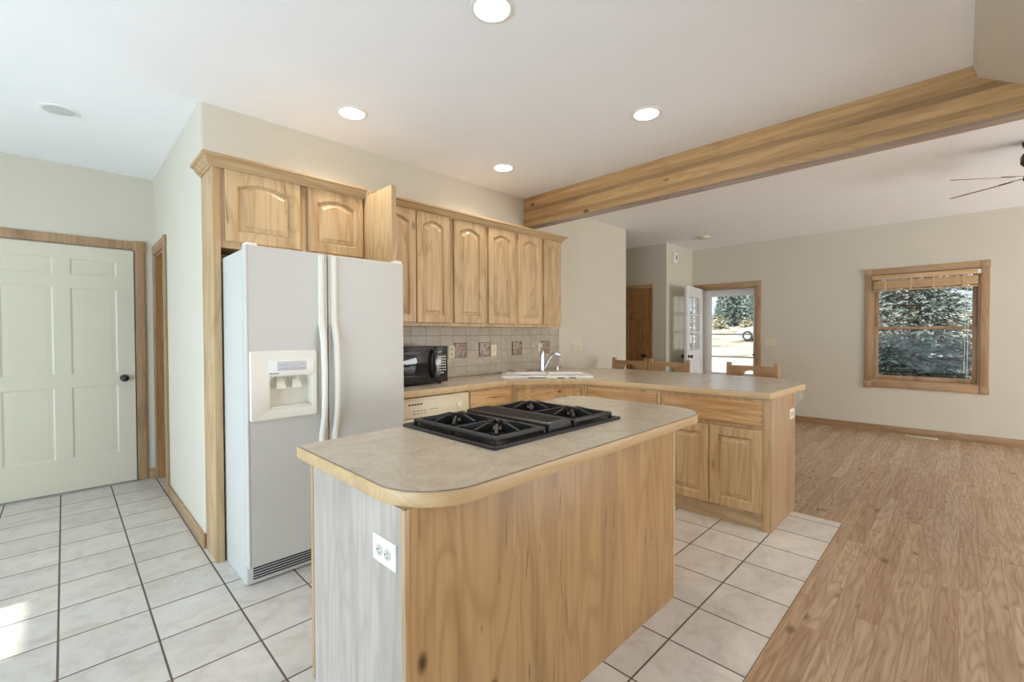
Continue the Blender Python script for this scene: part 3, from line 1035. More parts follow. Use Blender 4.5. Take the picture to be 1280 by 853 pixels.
# dispenser bezel, alcove and controls
bz = MB()
by = FYF - 0.012
bx0, bx1, bz0, bz1 = 0.657, 0.992, 0.858, 1.216
ax0, ax1, az0, az1 = hole[0] + 0.006, hole[1] - 0.006, hole[2] + 0.006, hole[3] - 0.004
n_ = 6
rr = lambda x0, x1, z0, z1, r: round_poly([(x0, z0), (x1, z0), (x1, z1), (x0, z1)], [r] * 4, n_)
lift = lambda poly, y: [(a, y, b) for a, b in poly]
bz.loops([lift(rr(bx0, bx1, bz0, bz1, 0.012), FYF + 0.001), lift(rr(bx0, bx1, bz0, bz1, 0.012), FYF - 0.008), lift(rr(bx0 + 0.006, bx1 - 0.006, bz0 + 0.006, bz1 - 0.006, 0.010), FYF - 0.013),
          lift(rr(ax0 - 0.012, ax1 + 0.012, az0 - 0.012, az1 + 0.012 + 0.085, 0.006), FYF - 0.0115), lift(rr(ax0, ax1, az0, az1, 0.004), FYF - 0.006), lift(rr(ax0, ax1, az0, az1, 0.004), FYF + 0.060)], False, True)
bo = bz.build('dispenser', 'fridge_trim', fr, angle=30)
MB().box(ax0 - 0.010, ax1 + 0.010, FYF - 0.0155, FYF - 0.009, az1 + 0.008, az1 + 0.088, 0.002).build('control_panel', 'white_plate', bo)
cp = MB().box(ax0 + 0.035, ax1 - 0.030, FYF - 0.017, FYF - 0.015, az1 + 0.030, az1 + 0.078, 0.0005).build('keypad', 'fridge_grey', bo)
kz = az1
for xx, zz in ((0.052, 0.062), (0.066, 0.058), (0.080, 0.064), (0.056, 0.042), (0.078, 0.042), (0.150, 0.062), (0.164, 0.064), (0.150, 0.042), (0.166, 0.042)):
    MB().box(ax0 + xx - 0.004, ax0 + xx + 0.004, FYF - 0.0176, FYF - 0.0165, kz + zz - 0.0012, kz + zz + 0.0012).build('keypad_mark', 'grey_print', cp)
MB().box(ax0 + 0.002, ax1 - 0.002, FYF - 0.004, FYF + 0.058, az0, az0 + 0.010, 0.003).build('drip_tray', 'fridge_trim', bo)
for xx in (ax0 + 0.062, ax0 + 0.142):
    pd = MB()
    pd.loops([[(xx - 0.013, FYF + 0.045, az1 - 0.004), (xx + 0.013, FYF + 0.045, az1 - 0.004), (xx + 0.013, FYF + 0.05, az1 - 0.004), (xx - 0.013, FYF + 0.05, az1 - 0.004)],
              [(xx - 0.020, FYF + 0.022, az1 - 0.040), (xx + 0.020, FYF + 0.022, az1 - 0.040), (xx + 0.020, FYF + 0.030, az1 - 0.040), (xx - 0.020, FYF + 0.030, az1 - 0.040)],
              [(xx - 0.024, FYF + 0.012, az1 - 0.066), (xx + 0.024, FYF + 0.012, az1 - 0.066), (xx + 0.024, FYF + 0.020, az1 - 0.066), (xx - 0.024, FYF + 0.020, az1 - 0.066)]], True, True)
    pd.build('paddle', 'fridge_trim', bo)
MB().tube([(ax0 + 0.122, FYF + 0.03, az1), (ax0 + 0.122, FYF + 0.03, az1 - 0.022)], 0.006).tube([(ax0 + 0.104, FYF + 0.03, az1), (ax0 + 0.104, FYF + 0.03, az1 - 0.016)], 0.004).build('spout', 'steel', bo)


def text(name, s, size, F, mat, parent, depth=0.0006):
    cu = bpy.data.curves.new(name, 'FONT')
    cu.body = s
    cu.size = size
    cu.extrude = depth
    tmp = bpy.data.objects.new(name, cu)
    col.objects.link(tmp)
    dg = bpy.context.evaluated_depsgraph_get()
    me = bpy.data.meshes.new_from_object(tmp.evaluated_get(dg))
    bpy.data.objects.remove(tmp)
    inv = world_of(parent).inverted()
    for v in me.vertices:
        v.co = inv @ F(v.co.x, v.co.y, v.co.z)
    me.materials.clear()
    me.materials.append(M[mat])
    o = bpy.data.objects.new(name, me)
    col.objects.link(o)
    o.parent = parent
    return o


text('lettering', 'Kenmore', 0.012, Face((ax0 - 0.004, FYF - 0.0158, az1 + 0.013), (1, 0, 0), (0, -1, 0)), 'dark_slot', bo)
# handles: strips along the inner door edges that bow out in the lower half
for s, xh in ((-1, 1.020), (1, 1.092)):
    sec = lambda x, y, z, w, d: [(x - w, y, z), (x - w * .8, y - d * .7, z), (x - w * .3, y - d, z), (x + w * .3, y - d, z), (x + w * .8, y - d * .7, z), (x + w, y, z)]
    rings = []
    for z, out, dx, wd in ((FZ - 0.01, 0.0, 0, 0.017), (1.40, 0.0, 0, 0.017), (1.365, 0.002, 0.000, 0.018), (1.31, 0.020, 0.001, 0.018), (1.25, 0.034, 0.002, 0.017), (1.10, 0.042, 0.002, 0.016), (0.95, 0.042, 0.002, 0.016), (0.86, 0.036, 0.002, 0.016), (0.80, 0.022, 0.001, 0.017), (0.74, 0.003, 0.0, 0.018), (0.70, 0.0, 0, 0.018)):
        rings.append(sec(xh, FYF + 0.002 - out, z, wd, 0.020))
    MB().loops(rings, True, True).build('handle', 'fridge_trim', ld if s < 0 else rd, angle=50)
MB().box(split - 0.0045, split + 0.0045, FYF + 0.02, FYF + 0.07, 0.115, FZ - 0.01).build('door_gap', 'dark_slot', fr)
# kick grille
kg = MB().box(FX0 + 0.002, 1.502, FYF + 0.052, FYF + 0.0745, 0.010, 0.112, 0.002)
kgo = kg.build('kick_grille', 'fridge', fr)
gs = MB()
for q in range(6):
    z = 0.030 + q * 0.0135
    gs.box(FX0 + 0.03, 1.49, FYF + 0.048, FYF + 0.056, z, z + 0.0055)
gs.build('grille_slots', 'dark_slot', kgo)

# ------------------------------------------------------------------ wall cabinets
UYF = 2.990          # face of the cabinet boxes
UZ0, UZ1 = 1.364, 2.285
# surround of the refrigerator: filler panel, tall side panel, short cabinet
fc = empty('wall_cabinet', (1.08, UYF, 1.8), 'short two door hickory cabinet above the white refrigerator', 'cabinet')
MB().box(0.640, 1.504, UYF, YW - 0.003, 1.80, UZ1).build('body', 'maple_z', fc)
fm = MB()
Ff = Face((0.640, UYF, 1.80), (1, 0, 0), (0, -1, 0))
Ff.box(fm, 0, 0.864, 0, 0.040, 0, 0.004)
Ff.box(fm, 0, 0.864, 0.44, 0.485, 0, 0.004)
for a0, a1 in ((0, 0.025), (0.43, 0.485), (0.852, 0.864)):
    Ff.box(fm, a0, a1, 0.04, 0.44, 0, 0.004)
fm.build('face_frame', 'maple_z', fc)
raised_door(Face((0.661, UYF - 0.004, 1.838), (1, 0, 0), (0, -1, 0)), 0.411, 0.410, fc, arch=0.028)
raised_door(Face((1.120, UYF - 0.004, 1.838), (1, 0, 0), (0, -1, 0)), 0.374, 0.410, fc, arch=0.028)
tag(MB().box(0.599, 0.638, 2.976, YW - 0.001, 0, UZ1, 0.0015).build('filler_panel', 'maple_z'), 'narrow tall hickory panel between wall end and left side of refrigerator', 'panel')
tag(MB().box(1.507, 1.541, 2.605, YW - 0.003, 0, 2.266, 0.0015).build('end_panel', 'maple_z'), 'deep tall hickory side panel rising behind the right refrigerator door', 'panel')

doors_u = [(1.600, 1.923), (1.931, 2.244), (2.293, 2.627), (2.674, 3.006), (3.055, 3.380), (3.423, 3.690)]
ucabs = [(1.545, 2.268, doors_u[:2], 'two door hickory wall cabinet beside the refrigerator, partly hidden by it'),
         (2.270, 2.649, doors_u[2:3], 'single door hickory wall cabinet, third arched door from the refrigerator'),
         (2.651, 3.029, doors_u[3:4], 'single door hickory wall cabinet, fourth arched door from the refrigerator'),
         (3.031, 3.700, doors_u[4:6], 'two door hickory wall cabinet at the right end below the beam')]
for x0, x1, ds, lab in ucabs:
    cb = empty('wall_cabinet', ((x0 + x1) / 2, UYF, UZ0), lab, 'cabinet', 'upper cabinets over the counter')
    MB().box(x0, x1, UYF, YW - 0.003, UZ0, UZ1).build('body', 'maple_z', cb)
    fm = MB()
    fm.box(x0, x1, UYF - 0.004, UYF, UZ0, UZ0 + 0.028).box(x0, x1, UYF - 0.004, UYF, 2.245, UZ1)
    fm.box(x0, ds[0][0] + 0.006, UYF - 0.004, UYF, UZ0 + 0.028, 2.245).box(ds[-1][1] - 0.006, x1, UYF - 0.004, UYF, UZ0 + 0.028, 2.245)
    if len(ds) == 2:
        fm.box(ds[0][1] - 0.006, ds[1][0] + 0.006, UYF - 0.004, UYF, UZ0 + 0.028, 2.245)
    fm.build('face_frame', 'maple_z', cb)
    for a, b in ds:
        raised_door(Face((a, UYF - 0.005, 1.392), (1, 0, 0), (0, -1, 0)), b - a, 2.252 - 1.392, cb, arch=0.032, stile=0.056)

cr = empty('crown_moulding', (2.1, 2.95, UZ1 - 0.03), 'hickory crown moulding along the top of the wall cabinets', 'moulding')
cprof = [(0.0, -0.032), (0.006, -0.032), (0.010, -0.024), (0.020, -0.018), (0.040, 0.010), (0.050, 0.014), (0.054, 0.020), (0.054, 0.030), (0.0, 0.030)]


def crown(path):
    rings = []
    for (x, y), (dx, dy) in path:
        rings.append([(x + dx * o_, y + dy * o_, UZ1 - 0.004 + h_) for o_, h_ in cprof])
    return MB().loops(rings, True, True)


crown([((0.5985, YW - 0.001), (-1, 0)), ((0.5985, 2.9755), (-1, -1)), ((1.5065, 2.9755), (0, -1))]).build('left_run', 'maple_x', cr, angle=20)
crown([((1.5425, 2.983), (0, -1)), ((3.70, 2.983), (1, -1)), ((3.70, YW - 0.001), (1, 0))]).build('right_run', 'maple_x', cr, angle=20)

# ------------------------------------------------------------------ main counter, base cabinets
CTZ = 0.912
BYF = 2.690
# backsplash
bs = empty('tile_backsplash', (2.8, YW, CTZ), 'beige tiled backsplash with four picture tiles under the wall cabinets', 'backsplash')
MB().box(1.545, 4.0, YW - 0.010, YW - 0.0005, CTZ + 0.026, UZ0 - 0.001).build('field_tiles', 'wall_tile', bs)
MB().box(1.545, 4.03, YW - 0.018, YW - 0.0005, CTZ + 0.0005, CTZ + 0.026, 0.002).build('base_strip', 'laminate', bs)
for x in (2.573, 2.866, 3.309, 3.755):
    po = MB().box(x - 0.066, x + 0.066, YW - 0.016, YW - 0.009, 1.086, 1.216, 0.002).build('picture_tile', 'picture_tile', bs)
    fmz = MB()
    for a0, a1, b0, b1 in ((-0.070, 0.070, 0.062, 0.068), (-0.070, 0.070, -0.068, -0.062), (-0.070, -0.063, -0.068, 0.068), (0.063, 0.070, -0.068, 0.068)):
        fmz.box(x + a0, x + a1, YW - 0.0175, YW - 0.009, 1.151 + b0, 1.151 + b1)
    fmz.build('tile_border', 'grout_dark', po)

# countertop
cpoly = [(1.545, 2.645), (2.680, 2.668), (3.136, 2.234), (3.202, 0.865), (3.985, 0.836), (4.154, 0.915), (4.344, 1.136), (4.372, 1.874), (4.30, 2.793), (4.05, YW - 0.002), (1.545, YW - 0.002)]
cpr = round_poly(cpoly, [0, 0, 0, 0.03, 0.06, 0.1, 0.12, 0.2, 0.2, 0, 0], 5)
ct = empty('countertop', (2.9, 2.9, CTZ - 0.04), 'long beige laminate countertop running round the sink corner and along the peninsula', 'countertop')
MB().prism(cpr, CTZ - 0.044, CTZ - 0.002, 0.003, caps_only=True).build('wood_edge', 'edge_y', ct, angle=30)
MB().prism(inset_poly(cpr, 0.006), CTZ - 0.005, CTZ, 0.0).build('laminate_top', 'laminate', ct)

# dishwasher
dw = empty('dishwasher', (1.88, 2.95, 0), 'almond coloured dishwasher under the counter beside the refrigerator', 'dishwasher')
MB().box(1.562, 2.192, BYF + 0.02, 3.2, 0.02, CTZ - 0.05).build('tub', 'almond', dw)
MB().box(1.560, 2.194, BYF - 0.012, BYF + 0.02, 0.10, 0.712, 0.004).build('door', 'almond', dw)
cpn = MB().box(1.560, 2.194, BYF - 0.016, BYF + 0.02, 0.716, 0.856, 0.004).build('control_panel', 'almond', dw)
MB().box(1.60, 2.16, BYF - 0.0185, BYF - 0.015, 0.826, 0.834, 0.001).build('grip_line', 'almond_plate', cpn)
vs = MB()
for q in range(5):
    vs.box(1.662 + q * 0.024, 1.680 + q * 0.024, BYF - 0.0175, BYF - 0.0155, 0.806, 0.816)
vs.build('vent_slots', 'dark_slot', cpn)
marks = [(1.700 + q * 0.030, 0.020, z) for q in range(4) for z in (0.742, 0.762)] + [(1.845, 0.02, 0.764), (1.88, 0.02, 0.764)]
for x, w_, z in marks:
    MB().box(x, x + w_, BYF - 0.018, BYF - 0.0155, z, z + 0.005).build('button_mark', 'grey_print', cpn)
dl = MB().lathe((2.105, BYF - 0.0155, 0.772), [(0.034, 0), (0.034, 0.003), (0.026, 0.005), (0.024, 0.016), (0.018, 0.018)], (0, -1, 0), 28).build('dial', 'almond_plate', cpn)
MB().box(2.1035, 2.1065, BYF - 0.0345, BYF - 0.033, 0.772, 0.790).build('dial_mark', 'grey_print', dl)

# drawer cabinet right of the dishwasher
b1 = empty('base_cabinet', (2.44, BYF, 0), 'narrow hickory base cabinet between dishwasher and corner sink cabinet', 'cabinet', 'base cabinets under the long counter')
MB().box(2.200, 2.690, BYF, 3.2, 0.10, CTZ - 0.046).box(2.200, 2.690, BYF + 0.07, 3.2, 0, 0.10).build('body', 'maple_z', b1)
F = Face((2.200, BYF, 0.10), (1, 0, 0), (0, -1, 0))
slab_front(F, 0.022, 0.458, 0.625, 0.752, b1, mat='drawer_x')
raised_door(Face((2.222, BYF, 0.13), (1, 0, 0), (0, -1, 0)), 0.436, 0.56, b1, arch=0.0)

# corner sink cabinet, face along the diagonal
sa, sb = Vector((2.695, 2.722, 0)), Vector((3.165, 2.262, 0))
Ud = (sb - sa).normalized()
Nd = Vector((Ud.y, -Ud.x, 0))
if Nd.x > 0:
    Nd = -Nd
wd = (sb - sa).length
b2 = empty('base_cabinet', (3.2, 2.75, 0), 'diagonal hickory corner cabinet under the white sink', 'cabinet', 'base cabinets under the long counter')
MB().prism([(sa.x, sa.y), (sb.x, sb.y), (3.73, 2.28), (3.73, 3.2), (2.695, 3.2)], 0.10, CTZ - 0.046).build('body', 'base_z', b2)
MB().prism([(sa.x + .05, sa.y + .06), (sb.x + .05, sb.y + .06), (3.70, 2.34), (3.70, 3.18), (2.75, 3.18)], 0.0, 0.10).build('toe_kick', 'maple_x', b2)
Fd = Face(Vector((sa.x, sa.y, 0.10)), Ud, Nd)
fm = MB()
Fd.box(fm, 0.0, 0.045, 0.0, 0.765, 0, 0.006)
Fd.box(fm, wd - 0.045, wd, 0.0, 0.765, 0, 0.006)
Fd.box(fm, 0.045, wd - 0.045, 0.735, 0.765, 0, 0.006)
Fd.box(fm, 0.045, wd - 0.045, 0.585, 0.615, 0, 0.006)
Fd.box(fm, 0.045, wd - 0.045, 0.0, 0.03, 0, 0.006)
fm.build('face_frame', 'base_z', b2)
slab_front(Face(Fd(0, 0, 0.002), Ud, Nd), 0.050, wd - 0.050, 0.610, 0.742, b2, name='false_front', mat='drawer_x')
for q in (0, 1):
    raised_door(Face(Fd(0.05 + q * (wd / 2 - 0.045), 0.02, 0.004), Ud, Nd), wd / 2 - 0.055, 0.575, b2, arch=0.0, stile=0.05)

# peninsula cabinets, face slightly turned
th = math.radians(2.4)
pu = Vector((math.sin(th), -math.cos(th), 0))     # from sink corner towards the near end
pn = Vector((-math.cos(th), -math.sin(th), 0))
pe = Vector((3.216, 0.866, 0))


def pen(dist, z=0.0, out=0.0):
    return pe - pu * dist + Vector((0, 0, z)) + pn * out


def pen_cab(d0, d1, label, drawer, doors):
    """d0, d1: distances from the near end."""
    cb = empty('base_cabinet', pen((d0 + d1) / 2), label, 'cabinet', 'base cabinets under the long counter')
    Fb = Face(pen(d1), pu, pn)
    w = d1 - d0
    m = MB()
    Fb.box(m, 0.001, w - 0.001, 0.10, CTZ - 0.046, -0.55, 0)
    m.build('body', 'base_z', cb)
    m = MB()
    Fb.box(m, 0.001, w - 0.001, 0.0, 0.10, -0.50, -0.022)
    m.build('toe_kick', 'maple_y', cb)
    m = MB()
    Fb.box(m, 0.001, 0.03, 0.10, CTZ - 0.046, 0, 0.004)
    Fb.box(m, w - 0.045 if d0 < 0.05 else w - 0.03, w - 0.001, 0.0 if d0 < 0.05 else 0.10, CTZ - 0.046, 0, 0.004)
    Fb.box(m, 0.03, w - 0.03, 0.845, CTZ - 0.046, 0, 0.004)
    Fb.box(m, 0.03, w - 0.03, 0.665, 0.70, 0, 0.004)
    Fb.box(m, 0.03, w - 0.03, 0.10, 0.125, 0, 0.004)
    m.build('face_frame', 'base_z', cb)
    Fo = Face(pen(d1, 0, 0.003), pu, pn)
    slab_front(Fo, w - drawer[1], w - drawer[0], 0.690, 0.846, cb, mat='drawer_y')
    for q0, q1 in doors:
        raised_door(Face(Fo(w - q1, 0.118, 0.001), pu, pn), q1 - q0, 0.662 - 0.118, cb, grain='base_z', arch=0.0, stile=0.058)
    return cb


pen_cab(0.735, 1.385, 'hickory peninsula cabinet between sink corner and end cabinet', (0.03, 0.645), [(0.03, 0.325), (0.332, 0.63)])
pc = pen_cab(0.0, 0.733, 'hickory peninsula end cabinet with one wide drawer and two raised panel doors', (0.045, 0.703), [(0.045, 0.375), (0.380, 0.706)])
MB().box(3.214, 3.782, 0.864, 0.884, 0, CTZ - 0.045, 0.0015).build('end_panel', 'maple_end', pc)
MB().box(3.770, 3.785, 0.860, 0.886, 0, CTZ - 0.045, 0.003).build('end_stile', 'maple_z', pc)
MB().box(3.766, 3.782, 0.886, 3.2, 0, CTZ - 0.046).build('back_panel', 'maple_z', pc)
plate('wall_outlet', Face((3.700, 0.864, 0.718), (1, 0, 0), (0, -1, 0)), 0.120, 0.075, 'almond outlet plate on the end panel of the peninsula', 'outlet', 'almond_plate', horizontal=True)
# rounded bracket under the overhang
br = empty('counter_bracket', (3.90, 0.89, 0.76), 'grey rounded bracket under the peninsula overhang', 'bracket')
bp = round_poly([(3.787, 0.735), (4.10, 0.790), (4.10, 0.866), (3.787, 0.866)], [0.0, 0.04, 0.02, 0], 6)
MB().prism(bp, 0.872, 0.905, 0.004, fn=lambda a, b, h: (a, h, b)).build('bracket', 'corbel', br)

# ------------------------------------------------------------------ sink, faucet
sk = empty('kitchen_sink', (3.2, 2.78, CTZ), 'white double bowl sink set diagonally in the counter corner', 'sink')
s0, s1 = Vector((2.700, 2.848, 0)), Vector((3.268, 2.262, 0))
su = (s1 - s0).normalized()
sv = Vector((-su.y, su.x, 0))
if sv.x < 0:
    sv = -sv
SW, SD = (s1 - s0).length, 0.535
S = lambda a, b, z: s0 + su * a + sv * b + Vector((0, 0, CTZ + z))
ring = lambda poly, z: [S(a, b, z) for a, b in poly]
rim = rr(0, SW, 0, SD, 0.04)
inn = rr(0.035, SW - 0.035, 0.035, SD - 0.085, 0.05)
MB().loops([ring(rim, 0.0006), ring(rim, 0.012), ring(inset_poly(rim, 0.008), 0.017), ring(inn, 0.015), ring(inset_poly(inn, 0.008), 0.004), ring(inset_poly(inn, 0.012), 0.0008)], True, True).build('rim', 'sink', sk, angle=40)
MB().loops([ring(rr(SW * .53 - 0.012, SW * .53 + 0.012, 0.05, SD - 0.10, 0.01), 0.0009), ring(rr(SW * .53 - 0.012, SW * .53 + 0.012, 0.05, SD - 0.10, 0.01), 0.012), ring(rr(SW * .53 - 0.008, SW * .53 + 0.008, 0.054, SD - 0.104, 0.007), 0.014)], True, True).build('divider', 'sink', sk)
for q in (0.27, 0.78):
    MB().lathe(S(SW * q, 0.23, 0.0009), [(0.045, 0), (0.045, 0.003), (0.038, 0.002), (0.02, 0.0015)]).build('drain', 'chrome', sk)
for a0, a1 in ((0.24, 0.40), (0.50, 0.56), (0.60, 0.66)):
    MB().prism([(a0, -0.002), (a1, -0.002), (a1, 0.004), (a0, 0.004)], 0.0008, 0.006, fn=lambda a, b, h: S(a, b, h)).build('sealant_gap', 'caulk', sk)

fb = S(SW * 0.475, SD - 0.045, 0.0165)
fa = empty('kitchen_faucet', fb, 'chrome single lever faucet with pull out spout behind the white sink', 'faucet')
MB().lathe(fb, [(0.030, 0), (0.030, 0.006), (0.024, 0.012), (0.021, 0.10), (0.022, 0.19), (0.020, 0.205), (0.012, 0.212)]).build('body', 'chrome', fa)
sd = (su * 0.95 - sv * 0.30).normalized()
p = lambda r, z: fb + sd * r + Vector((0, 0, z))
MB().tube([p(0.012, 0.030), p(0.040, 0.055), p(0.075, 0.120), p(0.100, 0.160), p(0.130, 0.178), p(0.165, 0.172), p(0.185, 0.160)], [0.016, 0.016, 0.016, 0.017, 0.019, 0.021, 0.018], 14).build('spout', 'chrome', fa)
MB().tube([p(0.0, 0.205), p(-0.01, 0.222), p(0.045, 0.250)], [0.010, 0.010, 0.007]).build('lever', 'chrome', fa)
dp = S(SW * 0.66, SD - 0.045, 0.0165)
sp_ = empty('soap_dispenser', dp, 'small chrome soap dispenser to the right of the faucet', 'soap dispenser')
MB().lathe(dp, [(0.018, 0), (0.018, 0.005), (0.009, 0.010), (0.008, 0.045), (0.011, 0.048), (0.011, 0.058), (0.006, 0.062)]).build('pump', 'chrome', sp_)
MB().tube([dp + Vector((0, 0, 0.052)), dp - sv * 0.045 + Vector((0, 0, 0.050))], 0.004).build('nozzle', 'chrome', sp_)
sdp = S(SW * 0.20, SD + 0.078, 0.0005)
tag(MB().lathe(sdp, [(0.050, 0), (0.062, 0.004), (0.072, 0.018), (0.068, 0.019), (0.050, 0.010), (0.010, 0.009)], seg=28).build('soap_dish', 'soap'), 'small cream soap dish on the counter behind the sink', 'soap dish')

# ------------------------------------------------------------------ microwave
mw = empty('microwave', (1.95, 3.05, CTZ), 'black countertop microwave oven on the counter beside the refrigerator', 'microwave')
mx0, mx1, my0, my1, mz0, mz1 = 1.690, 2.155, 2.880, 3.215, CTZ + 0.014, 1.207
MB().box(mx0, mx1, my0 + 0.022, my1, mz0, mz1, 0.006).build('case', 'black_gloss', mw)
do = MB().box(mx0, 2.030, my0, my0 + 0.021, mz0, mz1, 0.006).build('door', 'black_gloss', mw)
MB().box(mx0 + 0.025, 1.985, my0 - 0.002, my0 + 0.004, mz0 + 0.065, mz1 - 0.025, 0.002).build('window', 'black_glass', do)
hz = [(mz0 + 0.035, 0.0), (mz0 + 0.06, 0.018), (mz0 + 0.10, 0.026), (mz1 - 0.09, 0.026), (mz1 - 0.05, 0.018), (mz1 - 0.025, 0.0)]
MB().tube([(2.013, my0 - o_, z) for z, o_ in hz], 0.011, 10).build('handle', 'black_gloss', do)
cpn = MB().box(2.032, mx1, my0 + 0.001, my0 + 0.021, mz0, mz1, 0.005).build('control_panel', 'black_gloss', mw)
MB().box(2.052, 2.138, my0 - 0.001, my0 + 0.003, mz1 - 0.060, mz1 - 0.032, 0.001).build('display', 'display', cpn)
kb = MB()
for r_ in range(7):
    for q in range(4):
        if r_ == 6 and q in (0, 3):
            continue
        x = 2.055 + q * 0.0215
        z = mz1 - 0.088 - r_ * 0.021
        kb.box(x, x + 0.016, my0 - 0.001, my0 + 0.003, z, z + 0.010, 0.001)
kb.build('keypad', 'button', cpn)
for x in (mx0 + 0.04, mx1 - 0.04):
    for y in (my0 + 0.06, my1 - 0.04):
        MB().lathe((x, y, CTZ + 0.0005), [(0.014, 0), (0.014, 0.0145)], seg=12).build('foot', 'rubber', mw)

# ------------------------------------------------------------------ cover plates on walls
Fb_ = lambda x, z: Face((x, YW - 0.010, z), (1, 0, 0), (0, -1, 0))
plate('light_switch', Fb_(2.983, 1.140), 0.072, 0.112, 'almond switch plate on the backsplash beside the second picture tile', 'switch', 'almond_plate', kind='switch')
plate('light_switch', Fb_(3.672, 1.145), 0.072, 0.112, 'almond switch plate on the backsplash just left of the faucet', 'switch', 'almond_plate', kind='switch')
plate('wall_outlet', Fb_(2.470, 1.140), 0.072, 0.112, 'almond outlet plate on the backsplash right of the microwave', 'outlet', 'almond_plate')
Fw = lambda x, z: Face((x, YW, z), (1, 0, 0), (0, -1, 0))
plate('wall_outlet', Fw(4.277, 1.137), 0.074, 0.118, 'left almond outlet plate on the plain wall right of the backsplash', 'outlet', 'almond_plate')
plate('light_switch', Fw(4.402, 1.135), 0.074, 0.118, 'right almond switch plate on the plain wall right of the backsplash', 'switch', 'almond_plate', kind='switch')
plate('light_switch', Face((XF, 2.062, 1.160), (0, -1, 0), (-1, 0, 0)), 0.150, 0.105, 'wide three toggle switch plate right of the front doorway', 'switch', 'almond_plate', kind='switch', gangs=3)
ch = empty('motion_sensor', (6.95, YC, 2.44), 'small white box with dark lens high on the wall by the front door', 'sensor')
MB().box(6.885, 7.015, YC - 0.030, YC - 0.0005, 2.420, 2.590, 0.012, 3).build('housing', 'white_plate', ch)
MB().box(6.935, 6.975, YC - 0.036, YC - 0.028, 2.475, 2.545, 0.006).build('lens', 'grey_print', ch)

# floor register
vt = empty('floor_register', (7.49, 0.345, 0), 'cream metal floor register by the baseboard under the window', 'vent')
MB().box(7.44, 7.545, 0.195, 0.495, 0.001, 0.007, 0.002).build('frame', 'almond_plate', vt)
sl_ = MB()
for q in range(16):
    sl_.box(7.458, 7.527, 0.212 + q * 0.017, 0.219 + q * 0.017, 0.0065, 0.0078)
sl_.build('slots', 'dark_slot', vt)

# ------------------------------------------------------------------ raised wooden blind
bl = empty('window_blind', (XF, 0.35, 1.86), 'raised wooden blind bunched at the top of the window', 'blind')
MB().box(XF - 0.050, XF - 0.003, WY0 + 0.005, WY1 - 0.005, 1.985, 2.045, 0.003).build('valance', 'blind', bl)
MB().box(XF - 0.052, XF - 0.002, WY0 + 0.000, WY0 + 0.030, 1.99, 2.04, 0.002).build('valance_clip', 'white_plate', bl)
for q in range(11):
    z = 1.962 - q * 0.0095
    MB().box(XF - 0.048, XF - 0.004, WY0 + 0.022, WY1 - 0.022, z, z + 0.0088, 0.0015).build('slat', 'blind', bl)
MB().box(XF - 0.049, XF - 0.003, WY0 + 0.020, WY1 - 0.020, 1.838, 1.854, 0.002).build('bottom_rail', 'blind', bl)
lt = MB()
for y in (WY0 + 0.14, 0.25, 0.46, WY1 - 0.14):
    lt.box(XF - 0.051, XF - 0.049, y - 0.012, y + 0.012, 1.838, 1.985)
lt.build('ladder_tape', 'blind', bl)
cd = MB()
cd.tube([(XF - 0.040, WY0 + 0.13, 1.985), (XF - 0.030, WY0 + 0.125, 1.4), (XF - 0.028, WY0 + 0.13, 0.80)], 0.0028, 6)
cd.tube([(XF - 0.044, WY0 + 0.11, 1.985), (XF - 0.034, WY0 + 0.10, 1.4), (XF - 0.032, WY0 + 0.105, 0.75)], 0.0028, 6)
cd.build('pull_cord', 'cord', bl)

# ------------------------------------------------------------------ recessed lights, detector, fan
spots = [((1.333, 1.451), 'lit recessed ceiling light directly above the island, at the top edge', True),
         ((1.319, 2.757), 'lit recessed ceiling light above the refrigerator', True),
         ((2.669, 1.445), 'lit recessed ceiling light straight above the right end of the island countertop', True),
         ((2.660, 2.763), 'lit recessed ceiling light in front of the wall cabinets, smallest in view', True),
         ((0.003, 4.008), 'unlit recessed ceiling light near the white panelled door', False)]


def can_light(x, y, lab, on):
    r = empty('recessed_light', (x, y, CZ), lab, 'ceiling light', 'recessed lights in the kitchen ceiling')
    MB().lathe((x, y, CZ - 0.0005), [(0.095, 0), (0.094, 0.004), (0.088, 0.007), (0.078, 0.007), (0.076, 0.0)], (0, 0, -1), 36).build('trim_ring', 'white_plate', r)
    MB().lathe((x, y, CZ - 0.001), [(0.077, 0), (0.076, 0.003), (0.05, 0.0045)], (0, 0, -1), 36).build('lens', 'lamp_on' if on else 'lamp_off', r)
    if on:
        l = bpy.data.lights.new('can_lamp', 'SPOT')
        l.energy = 19
        l.color = (1.0, 0.90, 0.76)
        l.spot_size = math.radians(150)
        l.spot_blend = 0.6
        l.shadow_soft_size = 0.07
        lo = bpy.data.objects.new('can_lamp', l)
        col.objects.link(lo)
        lo.location = (x, y, CZ - 0.03)
    return r


for (x, y), lab, on in spots:
    can_light(x, y, lab, on)
sm = empty('smoke_detector', (6.654, 2.68, CZ), 'small round smoke detector on the ceiling before the front doorway', 'smoke detector')
MB().lathe((6.654, 2.68, CZ - 0.0005), [(0.085, 0), (0.085, 0.012), (0.070, 0.030), (0.04, 0.036)], (0, 0, -1), 28).build('body', 'almond_plate', sm)

